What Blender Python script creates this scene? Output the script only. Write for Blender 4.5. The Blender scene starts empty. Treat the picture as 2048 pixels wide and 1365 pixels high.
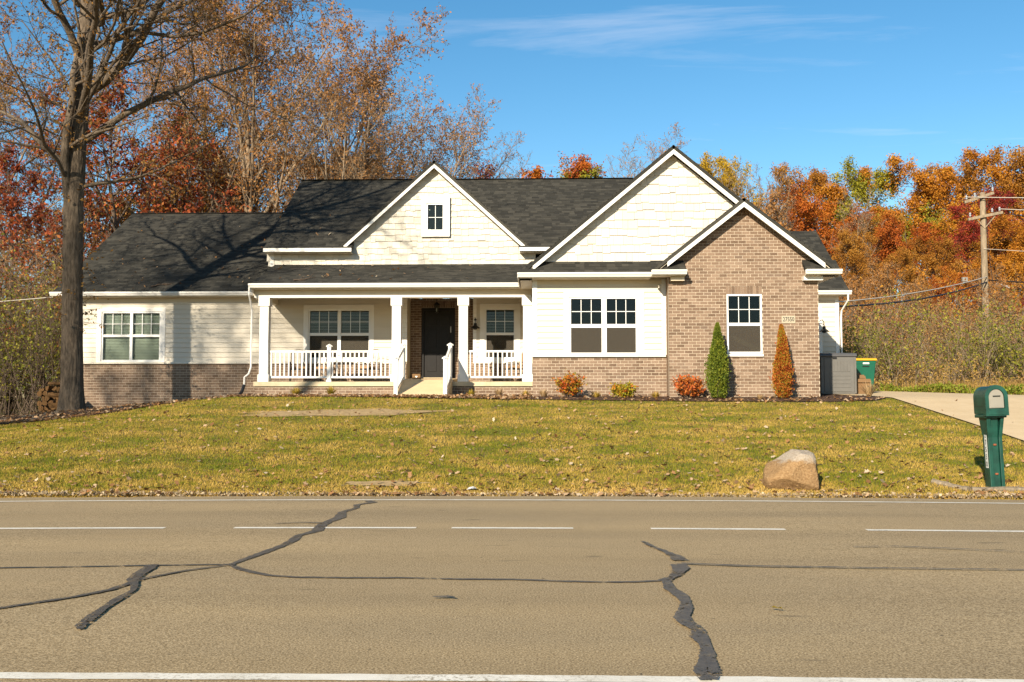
import bpy, bmesh, math, random
import numpy as np
from mathutils import Vector
random.seed(7); rng = np.random.default_rng(11)
R = math.radians
sc = bpy.context.scene
col = sc.collection
# ------------------------------------------------------------------ camera
EYE = 1.35
cd = bpy.data.cameras.new('camera'); cam = bpy.data.objects.new('camera', cd); col.objects.link(cam)
cd.sensor_width = 36; cd.lens = 35; cd.clip_start = .1; cd.clip_end = 3000
cam.location = (0, 0, EYE); cam.rotation_euler = (R(90 + 3.435), 0, R(1.5))
sc.camera = cam
# ------------------------------------------------------------------ light
SUN = Vector((.389, .921, -.433)).normalized()         # travel direction of the light
EL = math.asin(-SUN.z)
w = bpy.data.worlds.new('World'); sc.world = w; w.use_nodes = True
nt = w.node_tree; nt.nodes.clear()
N = nt.nodes.new
out = N('ShaderNodeOutputWorld'); bg = N('ShaderNodeBackground'); sky = N('ShaderNodeTexSky')
sky.sky_type = 'NISHITA'; sky.sun_disc = False; sky.sun_elevation = EL; sky.sun_rotation = R(202.9)
sky.altitude = 200; sky.air_density = 1.0; sky.dust_density = .2; sky.ozone_density = 1.6
bg.inputs['Strength'].default_value = .077
tc = N('ShaderNodeTexCoord'); sx = N('ShaderNodeSeparateXYZ'); nt.links.new(tc.outputs['Generated'], sx.inputs[0])
mz = N('ShaderNodeMath'); mz.operation = 'MAXIMUM'; nt.links.new(sx.outputs['Z'], mz.inputs[0]); mz.inputs[1].default_value = .04
dv = N('ShaderNodeVectorMath'); dv.operation = 'DIVIDE'; nt.links.new(tc.outputs['Generated'], dv.inputs[0])
cb = N('ShaderNodeCombineXYZ'); [nt.links.new(mz.outputs[0], cb.inputs[i]) for i in range(3)]; nt.links.new(cb.outputs[0], dv.inputs[1])
mp = N('ShaderNodeMapping'); mp.inputs['Rotation'].default_value = (0, 0, R(-14)); mp.inputs['Scale'].default_value = (.6, 2.2, 1); mp.inputs['Location'].default_value = (4.0, 1.7, 0)
nt.links.new(dv.outputs[0], mp.inputs[0])
no = N('ShaderNodeTexNoise'); no.inputs['Scale'].default_value = 1.0; no.inputs['Detail'].default_value = 7; no.inputs['Roughness'].default_value = .62; no.inputs['Distortion'].default_value = .5
nt.links.new(mp.outputs[0], no.inputs['Vector'])
rp = N('ShaderNodeValToRGB'); rp.color_ramp.elements[0].position = .57; rp.color_ramp.elements[1].position = .90
rp.color_ramp.elements[0].color = (0, 0, 0, 1); rp.color_ramp.elements[1].color = (.42, .42, .42, 1)
nt.links.new(no.outputs['Fac'], rp.inputs[0])
mxw = N('ShaderNodeMix'); mxw.data_type = 'RGBA'
nt.links.new(rp.outputs[0], mxw.inputs['Factor']); hs = N('ShaderNodeHueSaturation'); hs.inputs['Saturation'].default_value = 1.32; hs.inputs['Hue'].default_value = .492; nt.links.new(sky.outputs[0], hs.inputs['Color']); nt.links.new(hs.outputs[0], mxw.inputs['A']); mxw.inputs['B'].default_value = (7.2, 7.0, 7.4, 1)
nt.links.new(mxw.outputs['Result'], bg.inputs['Color']); nt.links.new(bg.outputs[0], out.inputs[0])
sl = bpy.data.lights.new('sun', 'SUN'); sl.energy = 4.8; sl.angle = R(.8); sl.color = (1, .88, .70)
so = bpy.data.objects.new('sun', sl); col.objects.link(so); so.rotation_euler = SUN.to_track_quat('-Z', 'Y').to_euler(); so.location = (-20, -30, 40)
vs = sc.view_settings; vs.view_transform = 'Standard'; vs.look = 'None'; vs.gamma = 1; vs.exposure = 1.05; vs.use_curve_mapping = False
sc.cycles.max_bounces = 6; sc.cycles.diffuse_bounces = 3; sc.cycles.glossy_bounces = 2; sc.cycles.transmission_bounces = 3; sc.cycles.transparent_max_bounces = 8

# ------------------------------------------------------------------ materials
class Mat:
    def __init__(s, name, rough=.7, spec=.3):
        s.m = bpy.data.materials.new(name); s.m.use_nodes = True; s.t = s.m.node_tree
        s.b = s.t.nodes['Principled BSDF']; s.b.inputs['Roughness'].default_value = rough
        s.b.inputs['Specular IOR Level'].default_value = spec
        s.geo = s.t.nodes.new('ShaderNodeNewGeometry'); s.oi = s.t.nodes.new('ShaderNodeObjectInfo'); s.co = s.t.nodes.new('ShaderNodeTexCoord')
    def n(s, t): return s.t.nodes.new(t)
    def l(s, a, b): s.t.links.new(a, b)
    def pos(s, scale=(1, 1, 1), space='world', rot=(0, 0, 0)):
        m = s.n('ShaderNodeMapping'); m.inputs['Scale'].default_value = scale; m.inputs['Rotation'].default_value = rot
        s.l(s.geo.outputs['Position'] if space == 'world' else s.co.outputs['Object'], m.inputs[0]); return m.outputs[0]
    def noise(s, scale, detail=4, rough=.55, vec=None, dist=0):
        q = s.n('ShaderNodeTexNoise'); q.inputs['Scale'].default_value = scale; q.inputs['Detail'].default_value = detail
        q.inputs['Roughness'].default_value = rough; q.inputs['Distortion'].default_value = dist
        s.l(vec if vec is not None else s.geo.outputs['Position'], q.inputs['Vector']); return q.outputs['Fac']
    def voro(s, scale, vec=None, feat='F1', outn='Distance'):
        q = s.n('ShaderNodeTexVoronoi'); q.feature = feat; q.inputs['Scale'].default_value = scale
        s.l(vec if vec is not None else s.geo.outputs['Position'], q.inputs['Vector']); return q.outputs[outn]
    def ramp(s, fac, stops, interp='LINEAR'):
        q = s.n('ShaderNodeValToRGB'); q.color_ramp.interpolation = interp; e = q.color_ramp.elements
        while len(e) < len(stops): e.new(.5)
        for i, (p, c) in enumerate(stops):
            e[i].position = p; e[i].color = (*c, 1) if len(c) == 3 else c
        s.l(fac, q.inputs[0]); return q.outputs[0]
    def g(s, a, b): return [(a, (0, 0, 0)), (b, (1, 1, 1))]
    def mix(s, fac, a, b, mode='MIX'):
        q = s.n('ShaderNodeMix'); q.data_type = 'RGBA'; q.blend_type = mode
        for v, k in ((fac, 'Factor'), (a, 'A'), (b, 'B')):
            if isinstance(v, (int, float)): q.inputs[k].default_value = v
            elif isinstance(v, tuple): q.inputs[k].default_value = (*v, 1)
            else: s.l(v, q.inputs[k])
        return q.outputs['Result']
    def math(s, op, a, b=None):
        q = s.n('ShaderNodeMath'); q.operation = op
        for i, v in enumerate((a, b)):
            if v is None: continue
            if isinstance(v, (int, float)): q.inputs[i].default_value = v
            else: s.l(v, q.inputs[i])
        return q.outputs[0]
    def rnd(s): return s.math('FRACT', s.math('ADD', s.geo.outputs['Random Per Island'], s.oi.outputs['Random']))
    def base(s, c):
        if isinstance(c, tuple): s.b.inputs['Base Color'].default_value = (*c, 1)
        else: s.l(c, s.b.inputs['Base Color'])
        return s
    def bump(s, h, strength=.4, dist=.01):
        q = s.n('ShaderNodeBump'); q.inputs['Strength'].default_value = strength; q.inputs['Distance'].default_value = dist
        s.l(h, q.inputs['Height']); s.l(q.outputs[0], s.b.inputs['Normal']); return s

def plain(name, c, rough=.6, spec=.3, var=.12, scale=6, bump=0):
    m = Mat(name, rough, spec)
    f = m.noise(scale, 5)
    d = tuple(x * (1 - var) for x in c); e = tuple(min(1, x * (1 + var * .6)) for x in c)
    m.base(m.ramp(f, [(.3, d), (.7, e)]))
    if bump: m.bump(m.noise(scale * 12, 4), bump, .01)
    return m.m

M = {}
M['white'] = plain('white_paint', (.66, .64, .595), .45, .4, .04, 3)
M['vinyl'] = plain('white_vinyl', (.68, .67, .64), .35, .4, .03, 3)
M['cream_trim'] = plain('cream_trim', (.55, .475, .35), .5, .3, .04, 3)
m = Mat('cream_siding', .6, .25)
f = m.noise(1.6, 4); v = m.rnd(); gr = m.noise(3, 5, .6, m.pos((1.2, 1.2, 60)))
c0 = m.ramp(f, [(.3, (.54, .49, .405)), (.7, (.59, .54, .455))])
c1 = m.mix(.5, c0, m.ramp(v, [(0, (.515, .46, .36)), (1, (.61, .555, .46))]))
m.base(m.mix(.12, c1, m.ramp(gr, [(.3, (.34, .30, .23)), (.7, (.55, .50, .42))]))).bump(gr, .12, .004); M['siding'] = m.m
m = Mat('cream_shake', .65, .25)
gr = m.noise(4, 5, .6, m.pos((60, 60, 1.5))); v = m.rnd()
c1 = m.ramp(v, [(0, (.49, .45, .375)), (.5, (.555, .515, .435)), (1, (.605, .565, .485))])
m.base(m.mix(.16, c1, m.ramp(gr, [(.3, (.27, .24, .18)), (.7, (.55, .51, .43))]))).bump(gr, .5, .006); M['shake'] = m.m
m = Mat('tan_brick', .85, .2)
v = m.rnd(); f = m.noise(55, 4, .7); f2 = m.noise(9, 3)
c0 = m.ramp(v, [(0, (.060, .036, .023)), (.16, (.115, .074, .050)), (.45, (.165, .111, .076)), (.75, (.215, .151, .106)), (.9, (.27, .195, .14)), (1, (.10, .072, .056))])
c1 = m.mix(.38, c0, m.ramp(f, [(.32, (.07, .038, .022)), (.5, (.175, .112, .07)), (.68, (.33, .235, .16))]))
m.base(m.mix(.15, c1, m.ramp(f2, [(.3, (.13, .085, .06)), (.7, (.26, .185, .13))]))).bump(f, .6, .008); M['brick'] = m.m
M['brick_side'] = plain('brick_side', (.22, .15, .10), .9, .1, .35, 30, .4)
M['mortar'] = plain('pale_mortar', (.52, .44, .335), .9, .1, .2, 30, .4)
m = Mat('asphalt_shingle', .9, .15)
v = m.rnd(); f = m.noise(220, 3, .7); f2 = m.noise(1.1, 4)
c0 = m.ramp(v, [(0, (.015, .0145, .0125)), (.4, (.029, .0275, .0225)), (.75, (.043, .040, .0325)), (1, (.063, .058, .046))])
m.base(m.mix(.35, c0, m.mix(.5, m.ramp(f, [(.3, (.012, .012, .011)), (.7, (.075, .072, .062))]), m.ramp(f2, [(.3, (.023, .022, .018)), (.7, (.05, .046, .037))])))).bump(f, .5, .004); M['shingle'] = m.m
m = Mat('concrete', .85, .2)
f = m.noise(2.2, 6, .6); f2 = m.noise(90, 3, .6)
m.base(m.mix(.3, m.ramp(f, [(.3, (.50, .37, .21)), (.7, (.60, .46, .28))]), m.ramp(f2, [(.3, (.38, .28, .16)), (.7, (.68, .53, .34))]))).bump(f2, .25, .004); M['concrete'] = m.m
M['slab'] = plain('porch_slab_concrete', (.46, .385, .255), .85, .2, .15, 4, .2)
M['door'] = plain('black_brown_door', (.008, .0065, .0055), .45, .2, .2, 4)
M['black'] = plain('black_metal', (.012, .011, .011), .45, .4, .1, 5)
M['dark_room'] = plain('dark_interior', (.020, .019, .018), .9, .1, .1, 2)  # near-black colour stands in for the shade of unlit rooms
M['blind'] = plain('white_blind', (.40, .385, .34), .6, .2, .05, 2)
M['cap'] = plain('limestone_cap', (.66, .60, .49), .85, .2, .12, 8, .4)
m = Mat('window_glass', .02, .5)
o = m.t.nodes['Material Output']; tr = m.n('ShaderNodeBsdfTransparent'); tr.inputs[0].default_value = (.80, .85, .82, 1)
gl = m.n('ShaderNodeBsdfGlossy'); gl.inputs['Roughness'].default_value = .02; gl.inputs['Color'].default_value = (.9, .95, 1, 1)
fr = m.n('ShaderNodeFresnel'); fr.inputs['IOR'].default_value = 1.52; ms = m.n('ShaderNodeMixShader')
m.l(m.math('MINIMUM', m.math('MULTIPLY', fr.outputs[0], .32), .9), ms.inputs[0]); m.l(tr.outputs[0], ms.inputs[1]); m.l(gl.outputs[0], ms.inputs[2]); m.l(ms.outputs[0], o.inputs[0]); M['glass'] = m.m
m = Mat('insect_screen', .8, .1); m.base((.062, .053, .041))
o = m.t.nodes['Material Output']; tr = m.n('ShaderNodeBsdfTransparent'); ms = m.n('ShaderNodeMixShader'); ms.inputs[0].default_value = .62
m.l(tr.outputs[0], ms.inputs[1]); m.l(m.b.outputs[0], ms.inputs[2]); m.l(ms.outputs[0], o.inputs[0]); M['screen'] = m.m

# ------------------------------------------------------------------ helpers
def tag(o, label=None, cat=None, group=None, kind=None):
    if label: o['label'] = label
    if cat: o['category'] = cat
    if group: o['group'] = group
    if kind: o['kind'] = kind
    return o
def empty(name, loc=(0, 0, 0), parent=None):
    o = bpy.data.objects.new(name, None); col.objects.link(o); o.location = loc; o.parent = parent; o.empty_display_size = .2; return o
def link(name, me, mat=None, parent=None, loc=None):
    if mat is not None and not me.materials: me.materials.append(mat)
    o = bpy.data.objects.new(name, me); col.objects.link(o); o.parent = parent
    if loc is not None: o.location = loc
    return o
class MB:
    def __init__(s): s.v = []; s.f = []
    def face(s, pts):
        b = len(s.v); s.v += [tuple(p) for p in pts]; s.f.append(tuple(range(b, b + len(pts)))); return s
    def extrude(s, pts, vec):
        n = len(pts); b = len(s.v)
        s.v += [tuple(p) for p in pts] + [(p[0] + vec[0], p[1] + vec[1], p[2] + vec[2]) for p in pts]
        s.f.append(tuple(range(b, b + n))); s.f.append(tuple(range(b + 2 * n - 1, b + n - 1, -1)))
        for i in range(n):
            j = (i + 1) % n; s.f.append((b + i, b + n + i, b + n + j, b + j))
        return s
    def box(s, x0, x1, y0, y1, z0, z1):
        return s.extrude([(x0, y0, z0), (x1, y0, z0), (x1, y0, z1), (x0, y0, z1)], (0, y1 - y0, 0))
    def px(s, yz, x0, x1): return s.extrude([(x0, y, z) for y, z in yz], (x1 - x0, 0, 0))
    def py(s, xz, y0, y1): return s.extrude([(x, y0, z) for x, z in xz], (0, y1 - y0, 0))
    def pz(s, xy, z0, z1): return s.extrude([(x, y, z0) for x, y in xy], (0, 0, z1 - z0))
    def bar(s, a, b, wd, ht, upv=(0, 0, 1)):
        a = Vector(a); b = Vector(b); d = (b - a).normalized(); u = Vector(upv); sd = d.cross(u).normalized(); u2 = sd.cross(d)
        p = [a + sd * (i * wd / 2) + u2 * (j * ht / 2) for i, j in ((-1, -1), (1, -1), (1, 1), (-1, 1))]
        return s.extrude([tuple(q) for q in p], tuple(b - a))
    def tube(s, path, rad, k=8, cap=True):
        P = [Vector(p) for p in path]; n = len(P); rad = rad if isinstance(rad, (list, tuple)) else [rad] * n
        b = len(s.v); ref = None
        for i, p in enumerate(P):
            t = (P[min(i + 1, n - 1)] - P[max(i - 1, 0)]).normalized()
            if ref is None: ref = t.orthogonal().normalized()
            ref = (ref - t * ref.dot(t)).normalized(); o2 = t.cross(ref)
            for j in range(k):
                a = 2 * math.pi * j / k; s.v.append(tuple(p + (ref * math.cos(a) + o2 * math.sin(a)) * rad[i]))
        for i in range(n - 1):
            for j in range(k):
                j2 = (j + 1) % k; s.f.append((b + i * k + j, b + i * k + j2, b + (i + 1) * k + j2, b + (i + 1) * k + j))
        if cap:
            s.f.append(tuple(b + j for j in range(k - 1, -1, -1))); s.f.append(tuple(b + (n - 1) * k + j for j in range(k)))
        return s
    def lathe(s, c, prof, k=16):
        b = len(s.v); n = len(prof)
        for r_, z in prof:
            for j in range(k):
                a = 2 * math.pi * j / k; s.v.append((c[0] + r_ * math.cos(a), c[1] + r_ * math.sin(a), c[2] + z))
        for i in range(n - 1):
            for j in range(k):
                j2 = (j + 1) % k; s.f.append((b + i * k + j, b + i * k + j2, b + (i + 1) * k + j2, b + (i + 1) * k + j))
        s.f.append(tuple(b + j for j in range(k - 1, -1, -1))); s.f.append(tuple(b + (n - 1) * k + j for j in range(k)))
        return s
    def mesh(s, name):
        me = bpy.data.meshes.new(name); me.from_pydata(s.v, [], s.f)
        bm = bmesh.new(); bm.from_mesh(me); bmesh.ops.recalc_face_normals(bm, faces=bm.faces); bm.to_mesh(me); bm.free(); return me
    def build(s, name, mat, parent=None, smooth=False, bevel=0, loc=None):
        me = s.mesh(name); o = link(name, me, mat, parent, loc)
        if smooth: me.shade_smooth()
        if bevel:
            b = o.modifiers.new('b', 'BEVEL'); b.width = bevel; b.segments = 2; b.limit_method = 'ANGLE'
        return o
def np_mesh(name, V, Q, mat=None, smooth=False):
    V = np.asarray(V, np.float32).reshape(-1, 3); Q = np.asarray(Q, np.int32); k = Q.shape[1]
    me = bpy.data.meshes.new(name); me.vertices.add(len(V)); me.vertices.foreach_set('co', V.ravel())
    me.loops.add(Q.size); me.loops.foreach_set('vertex_index', Q.ravel())
    me.polygons.add(len(Q)); me.polygons.foreach_set('loop_start', np.arange(0, Q.size, k, dtype=np.int32)); me.polygons.foreach_set('loop_total', np.full(len(Q), k, np.int32))
    if smooth: me.polygons.foreach_set('use_smooth', np.ones(len(Q), bool))
    me.update(calc_edges=True)
    if mat is not None: me.materials.append(mat)
    return me
def clip(poly, half):
    """convex polygon clipped by half planes (a,b,c): a*x+b*y<=c"""
    for a, b, c in half:
        o = []
        for i in range(len(poly)):
            p, q = poly[i], poly[(i + 1) % len(poly)]; dp = a * p[0] + b * p[1] - c; dq = a * q[0] + b * q[1] - c
            if dp <= 0: o.append(p)
            if (dp < 0 < dq) or (dq < 0 < dp):
                t = dp / (dp - dq); o.append((p[0] + t * (q[0] - p[0]), p[1] + t * (q[1] - p[1])))
        poly = o
        if len(poly) < 3: return []
    return poly
def minus(a, b, holes):
    """interval (a,b) minus a list of intervals"""
    res = [(a, b)]
    for h0, h1 in holes:
        n = []
        for x0, x1 in res:
            if h1 <= x0 or h0 >= x1: n.append((x0, x1)); continue
            if h0 > x0: n.append((x0, h0))
            if h1 < x1: n.append((h1, x1))
        res = n
    return res
def panel_with_holes(mb, x0, x1, z0, z1, y0, y1, holes):
    zs = sorted({z0, z1, *[min(max(h[2], z0), z1) for h in holes], *[min(max(h[3], z0), z1) for h in holes]})
    for a, b in zip(zs, zs[1:]):
        mid = (a + b) / 2
        for p, q in minus(x0, x1, [(h[0], h[1]) for h in holes if h[2] < mid < h[3]]): mb.box(p, q, y0, y1, a, b)

# ------------------------------------------------------------------ ground
def sstep(x, a, b):
    t = np.clip((x - a) / (b - a), 0, 1); return t * t * (3 - 2 * t)
def g(X, Y):
    X = np.asarray(X, float); Y = np.asarray(Y, float)
    z = np.interp(Y, [-50, 14.0, 14.35, 15.2, 26.4, 34, 400], [-.08, -.08, -.02, .10, 1.42, 1.65, 1.65])
    z = z - np.minimum(.09 * np.maximum(0, -8.3 - X), 1.15) * sstep(Y, 14.2, 27)
    z = z + .13 * np.clip(Y - 37, 0, 60) * sstep(X, -6, 12) + .02 * np.clip(Y - 40, 0, 60) * (1 - sstep(X, -6, 12))
    z = z - .0007 * np.clip(np.abs(X), 0, 14) ** 2 * (1 - sstep(Y, 14, 22))
    return z
def gz(x, y): return float(g(x, y))
def sheet(name, xs, ys, zoff, mat, zf=g):
    X, Y = np.meshgrid(xs, ys); V = np.stack([X, Y, zf(X, Y) + zoff], -1).reshape(-1, 3)
    n, k = len(xs), len(ys); i = np.arange(n - 1)[None] + n * np.arange(k - 1)[:, None]; i = i.ravel()
    return np_mesh(name, V, np.stack([i, i + 1, i + n + 1, i + n], 1), mat, True)
# masks shared by ground colour and blades: a bare patch and the mulch line are placed as objects, so only noise is needed here
m = Mat('lawn_soil', .95, .1)
f = m.noise(.55, 4, .6, m.pos((.6, 1.6, 1))); f2 = m.noise(28, 4, .7); f3 = m.noise(3.5, 4)
c0 = m.ramp(f, [(.36, (.07, .07, .010)), (.5, (.115, .09, .022)), (.64, (.18, .12, .04))])
m.base(m.mix(.45, c0, m.ramp(f2, [(.3, (.09, .085, .02)), (.7, (.32, .25, .10))]))).bump(f2, .8, .03); M['lawn'] = m.m
xs = np.concatenate([np.linspace(-400, -45, 20), np.linspace(-40, 45, 200), np.linspace(50, 400, 20)])
ys = np.concatenate([np.linspace(-200, 10, 10), np.linspace(13.4, 16, 14), np.linspace(16.2, 36, 133), np.linspace(37, 110, 40), np.linspace(115, 500, 12)])
ground = link('ground', sheet('ground', xs, ys, 0, M['lawn'])); tag(ground, kind='structure')

# road --------------------------------------------------------------
m = Mat('worn_asphalt', .9, .2)
grain = m.noise(80, 2, .6); gv = m.voro(110); big = m.noise(.45, 4, .6, m.pos((.35, 1.6, 1))); mid = m.noise(6, 4)
c0 = m.ramp(grain, [(.37, (.12, .083, .04)), (.5, (.325, .24, .132)), (.64, (.57, .445, .27))])
c1 = m.mix(.40, c0, m.ramp(gv, [(0, (.62, .49, .30)), (.35, (.36, .27, .15)), (.6, (.17, .125, .066))]))
c2 = m.mix(1.0, c1, m.ramp(big, [(.35, (.86, .86, .87)), (.65, (1.06, 1.04, 1.0))]), 'MULTIPLY')
c3 = m.mix(.12, c2, m.ramp(mid, [(.35, (.30, .225, .125)), (.65, (.41, .315, .185))]))
sepr = m.n('ShaderNodeSeparateXYZ'); m.l(m.geo.outputs['Position'], sepr.inputs[0]); wob = m.math('ADD', sepr.outputs['Y'], m.math('MULTIPLY', m.math('SUBTRACT', m.noise(.25, 2), .5), .5))
trk = m.math('ABSOLUTE', m.math('SINE', m.math('MULTIPLY', wob, 1.83)))                       # worn wheel tracks along the lanes
c4 = m.mix(1.0, c3, m.ramp(trk, [(.1, (.93, .925, .92)), (.8, (1.03, 1.025, 1.02))]), 'MULTIPLY')
spot = m.noise(3.1, 2, .5, m.pos((.5, 1.6, 1))); sp2 = m.noise(.8, 3)
c5 = m.mix(m.math('MULTIPLY', m.ramp(spot, m.g(.66, .74)), m.ramp(sp2, m.g(.48, .6))), c4, (.13, .10, .06))
pit = m.noise(17, 2, .5); m.base(m.mix(m.ramp(pit, m.g(.73, .77)), c5, (.07, .055, .036))).bump(grain, .5, .006); M['asphalt'] = m.m
def roadz(X, Y): return -.0007 * np.clip(np.abs(X), 0, 14) ** 2 + 0 * Y
rx = np.concatenate([np.linspace(-120, -14, 60), np.arange(-13.9, 13.9, .1), np.linspace(14, 120, 60)])
rme = sheet('road', rx, np.concatenate([np.linspace(-9, 14.1, 24), [14.25]]), 0, M['asphalt'], roadz); rk_ = len(rx)
for i in range(rk_):
    v_ = rme.vertices[len(rme.vertices) - rk_ + i]; x_ = v_.co.x; v_.co.y += .05 * math.sin(x_ * 2.3) * math.sin(x_ * .9 + 1) + .035 * math.sin(x_ * 7.1 + 2) + random.uniform(-.035, .035)
road = link('road', rme); tag(road, 'tan grey two lane asphalt road in front of the lawn', kind='structure')
def ribbon(name, pts, widths, mat, zoff, parent=road, sub=6, rough=.0, seed=0):
    r_ = np.random.default_rng(seed); P = np.array(pts, float); t = np.linspace(0, len(P) - 1, (len(P) - 1) * sub + 1)
    X = np.interp(t, range(len(P)), P[:, 0]); Y = np.interp(t, range(len(P)), P[:, 1])
    W = .86 * np.interp(t, range(len(P)), widths) if np.ndim(widths) else np.full(len(t), widths)
    dx = np.gradient(X); dy = np.gradient(Y); L = np.hypot(dx, dy); nx, ny = -dy / L, dx / L
    j = lambda a: r_.normal(0, 1, len(t)) * a
    X = X + j(rough * .5) * nx; Y = Y + j(rough * .5) * ny
    wa = W / 2 + np.abs(j(rough)); wb = W / 2 + np.abs(j(rough))
    V = np.concatenate([np.stack([X + nx * wa, Y + ny * wa], 1), np.stack([X - nx * wb, Y - ny * wb], 1)]); n = len(t)
    V = np.c_[V, roadz(V[:, 0], V[:, 1]) + zoff]; i = np.arange(n - 1)
    return link(name, np_mesh(name, V, np.stack([i, i + n, i + n + 1, i + 1], 1), mat), None, parent)
m = Mat('worn_road_paint', .7, .3)
f = m.noise(38, 5, .75); f2 = m.noise(1.4, 3)
wear = m.math('MULTIPLY', m.ramp(f, m.g(.50, .62)), m.ramp(f2, m.g(.42, .66)))
m.base(m.mix(wear, m.ramp(m.noise(5, 3), [(.3, (.62, .58, .49)), (.7, (.74, .70, .61))]), (.24, .20, .135))); M['paint'] = m.m
lx = [(x, 0) for x in np.linspace(-60, 60, 121)]
ribbon('edge_line', [(x, 13.66) for x, _ in lx], .085, M['paint'], .004, sub=8, rough=.003, seed=1)
ribbon('edge_line', [(x, 4.93) for x, _ in lx], .105, M['paint'], .004, sub=12, rough=.004, seed=2)
for k, (a, b) in enumerate([(-9.4, -8.2), (-6.75, -4.0), (-3.25, -1.3), (-.92, .37), (1.19, 2.6), (3.45, 5.6), (6.4, 8.1)]):
    ribbon('lane_dash', [(x, 10.66) for x in np.linspace(a, b, 12)], .10, M['paint'], .004, sub=5, rough=.003, seed=10 + k)
m = Mat('crack_sealant', .55, .45)
f = m.noise(22, 5, .7); fw = m.noise(9, 4, .7)
m.base(m.mix(m.ramp(fw, m.g(.50, .62)), m.ramp(f, [(.3, (.050, .044, .037)), (.7, (.10, .085, .066))]), m.ramp(f, [(.3, (.085, .07, .05)), (.7, (.16, .125, .08))])))
brk = m.math('ADD', m.math('MULTIPLY', m.noise(30, 5, .75), .6), m.math('MULTIPLY', m.noise(4.5, 3), .4)); trn = m.n('ShaderNodeBsdfTransparent'); msh = m.n('ShaderNodeMixShader')
m.l(m.ramp(brk, m.g(.55, .585)), msh.inputs[0]); m.l(m.b.outputs[0], msh.inputs[1]); m.l(trn.outputs[0], msh.inputs[2]); m.l(msh.outputs[0], m.t.nodes['Material Output'].inputs[0]); M['tar'] = m.m
CR = [([(-2.31, 13.51), (-2.2, 13.3), (-2.35, 12.99), (-2.30, 12.6), (-2.38, 12.12), (-2.30, 11.6), (-2.35, 11.12), (-2.36, 10.81), (-2.30, 10.4), (-2.41, 10.01), (-2.36, 9.7), (-2.4, 9.39), (-2.44, 8.92), (-2.49, 8.5), (-2.54, 8.24)], [.09, .10, .09, .08, .10, .12, .13, .12, .10, .08, .11, .08, .08, .07, .05], .012),
      ([(-2.54, 8.24), (-2.42, 8.06), (-2.27, 7.9), (-2.08, 7.74), (-1.85, 7.66), (-1.45, 7.64), (-1.05, 7.65), (-.6, 7.6), (-.2, 7.60), (.2, 7.53), (.46, 7.51), (.72, 7.52), (.91, 7.58), (1.02, 7.75), (1.08, 7.92)], [.05, .07, .07, .06, .05, .05, .045, .05, .045, .05, .045, .05, .05, .06, .07], .004),
      ([(-2.5, 8.25), (-3.19, 8.2), (-3.79, 8.13), (-4.6, 8.07), (-9, 7.9)], [.04, .045, .04, .04, .04], .003),
      ([(-2.54, 8.22), (-2.81, 7.94), (-3.0, 7.58), (-3.06, 7.14), (-3.2, 6.88), (-3.6, 6.41), (-4.4, 5.8)], [.03, .04, .055, .06, .05, .05, .05], .005),
      ([(-3.19, 8.22), (-3.15, 8.02), (-3.10, 7.80), (-3.07, 7.54), (-2.96, 7.30), (-2.88, 7.10), (-2.86, 6.79), (-2.84, 6.54), (-2.80, 6.24), (-2.74, 6.0), (-2.71, 5.90)], [.10, .10, .09, .10, .07, .05, .05, .06, .07, .075, .05], .006),
      ([(-2.38, 11.03), (-2.64, 11.07), (-2.91, 10.97)], [.06, .04, .02], .004),
      ([(1.0, 9.64), (1.02, 9.45), (1.08, 9.2), (1.14, 8.95), (1.19, 8.7), (1.20, 8.5)], [.01, .03, .04, .05, .11, .13], .012),
      ([(1.13, 8.3), (1.14, 8.1), (1.08, 7.86), (1.0, 7.66), (.94, 7.52), (.95, 7.25), (.99, 6.97), (.97, 6.75), (.95, 6.55), (.90, 6.30), (.89, 6.15), (.92, 5.95), (.91, 5.78), (.92, 5.6), (.90, 5.42), (.85, 5.2), (.84, 5.05), (.83, 4.9)], [.15, .13, .11, .09, .07, .07, .085, .09, .085, .085, .09, .08, .085, .08, .09, .10, .11, .09], .010),
      ([(1.18, 8.34), (1.72, 8.23), (2.71, 8.18), (4.08, 8.15), (8, 8.0)], [.04, .05, .035, .03, .03], .003),
      ([(2.9, 9.35), (3.3, 9.4), (3.75, 9.3), (4.4, 9.1)], [.015, .03, .03, .02], .003),
      ([(-.72, 6.86), (-.62, 6.88), (-.57, 6.85)], [.02, .05, .02], .004)]
for k, (p, wd, ro) in enumerate(CR):
    if k not in (0, 4, 7): ribbon('crack_seal', p, wd, M['tar'], .0065 + .0012 * k, sub=8, rough=ro, seed=30 + k); continue
    for q in (-1, 1):                                   # wide seals were poured in two overlapping passes
        pp_ = []; ws = []; rr_ = random.Random(k * 7 + q)
        for i, (a, b) in enumerate(p):
            w_ = wd[i]; nx_, ny_ = (1, .25); o_ = q * w_ * (.20 + .12 * math.sin(i * 1.7 + q)) + rr_.uniform(-.012, .012)
            pp_.append((a + nx_ * o_, b + ny_ * o_)); ws.append(w_ * rr_.uniform(.52, .74))
        ribbon('crack_seal', pp_, ws, M['tar'], .0065 + .0012 * k + .0005 * q, sub=10, rough=ro * .45, seed=60 + 2 * k + q)

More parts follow.
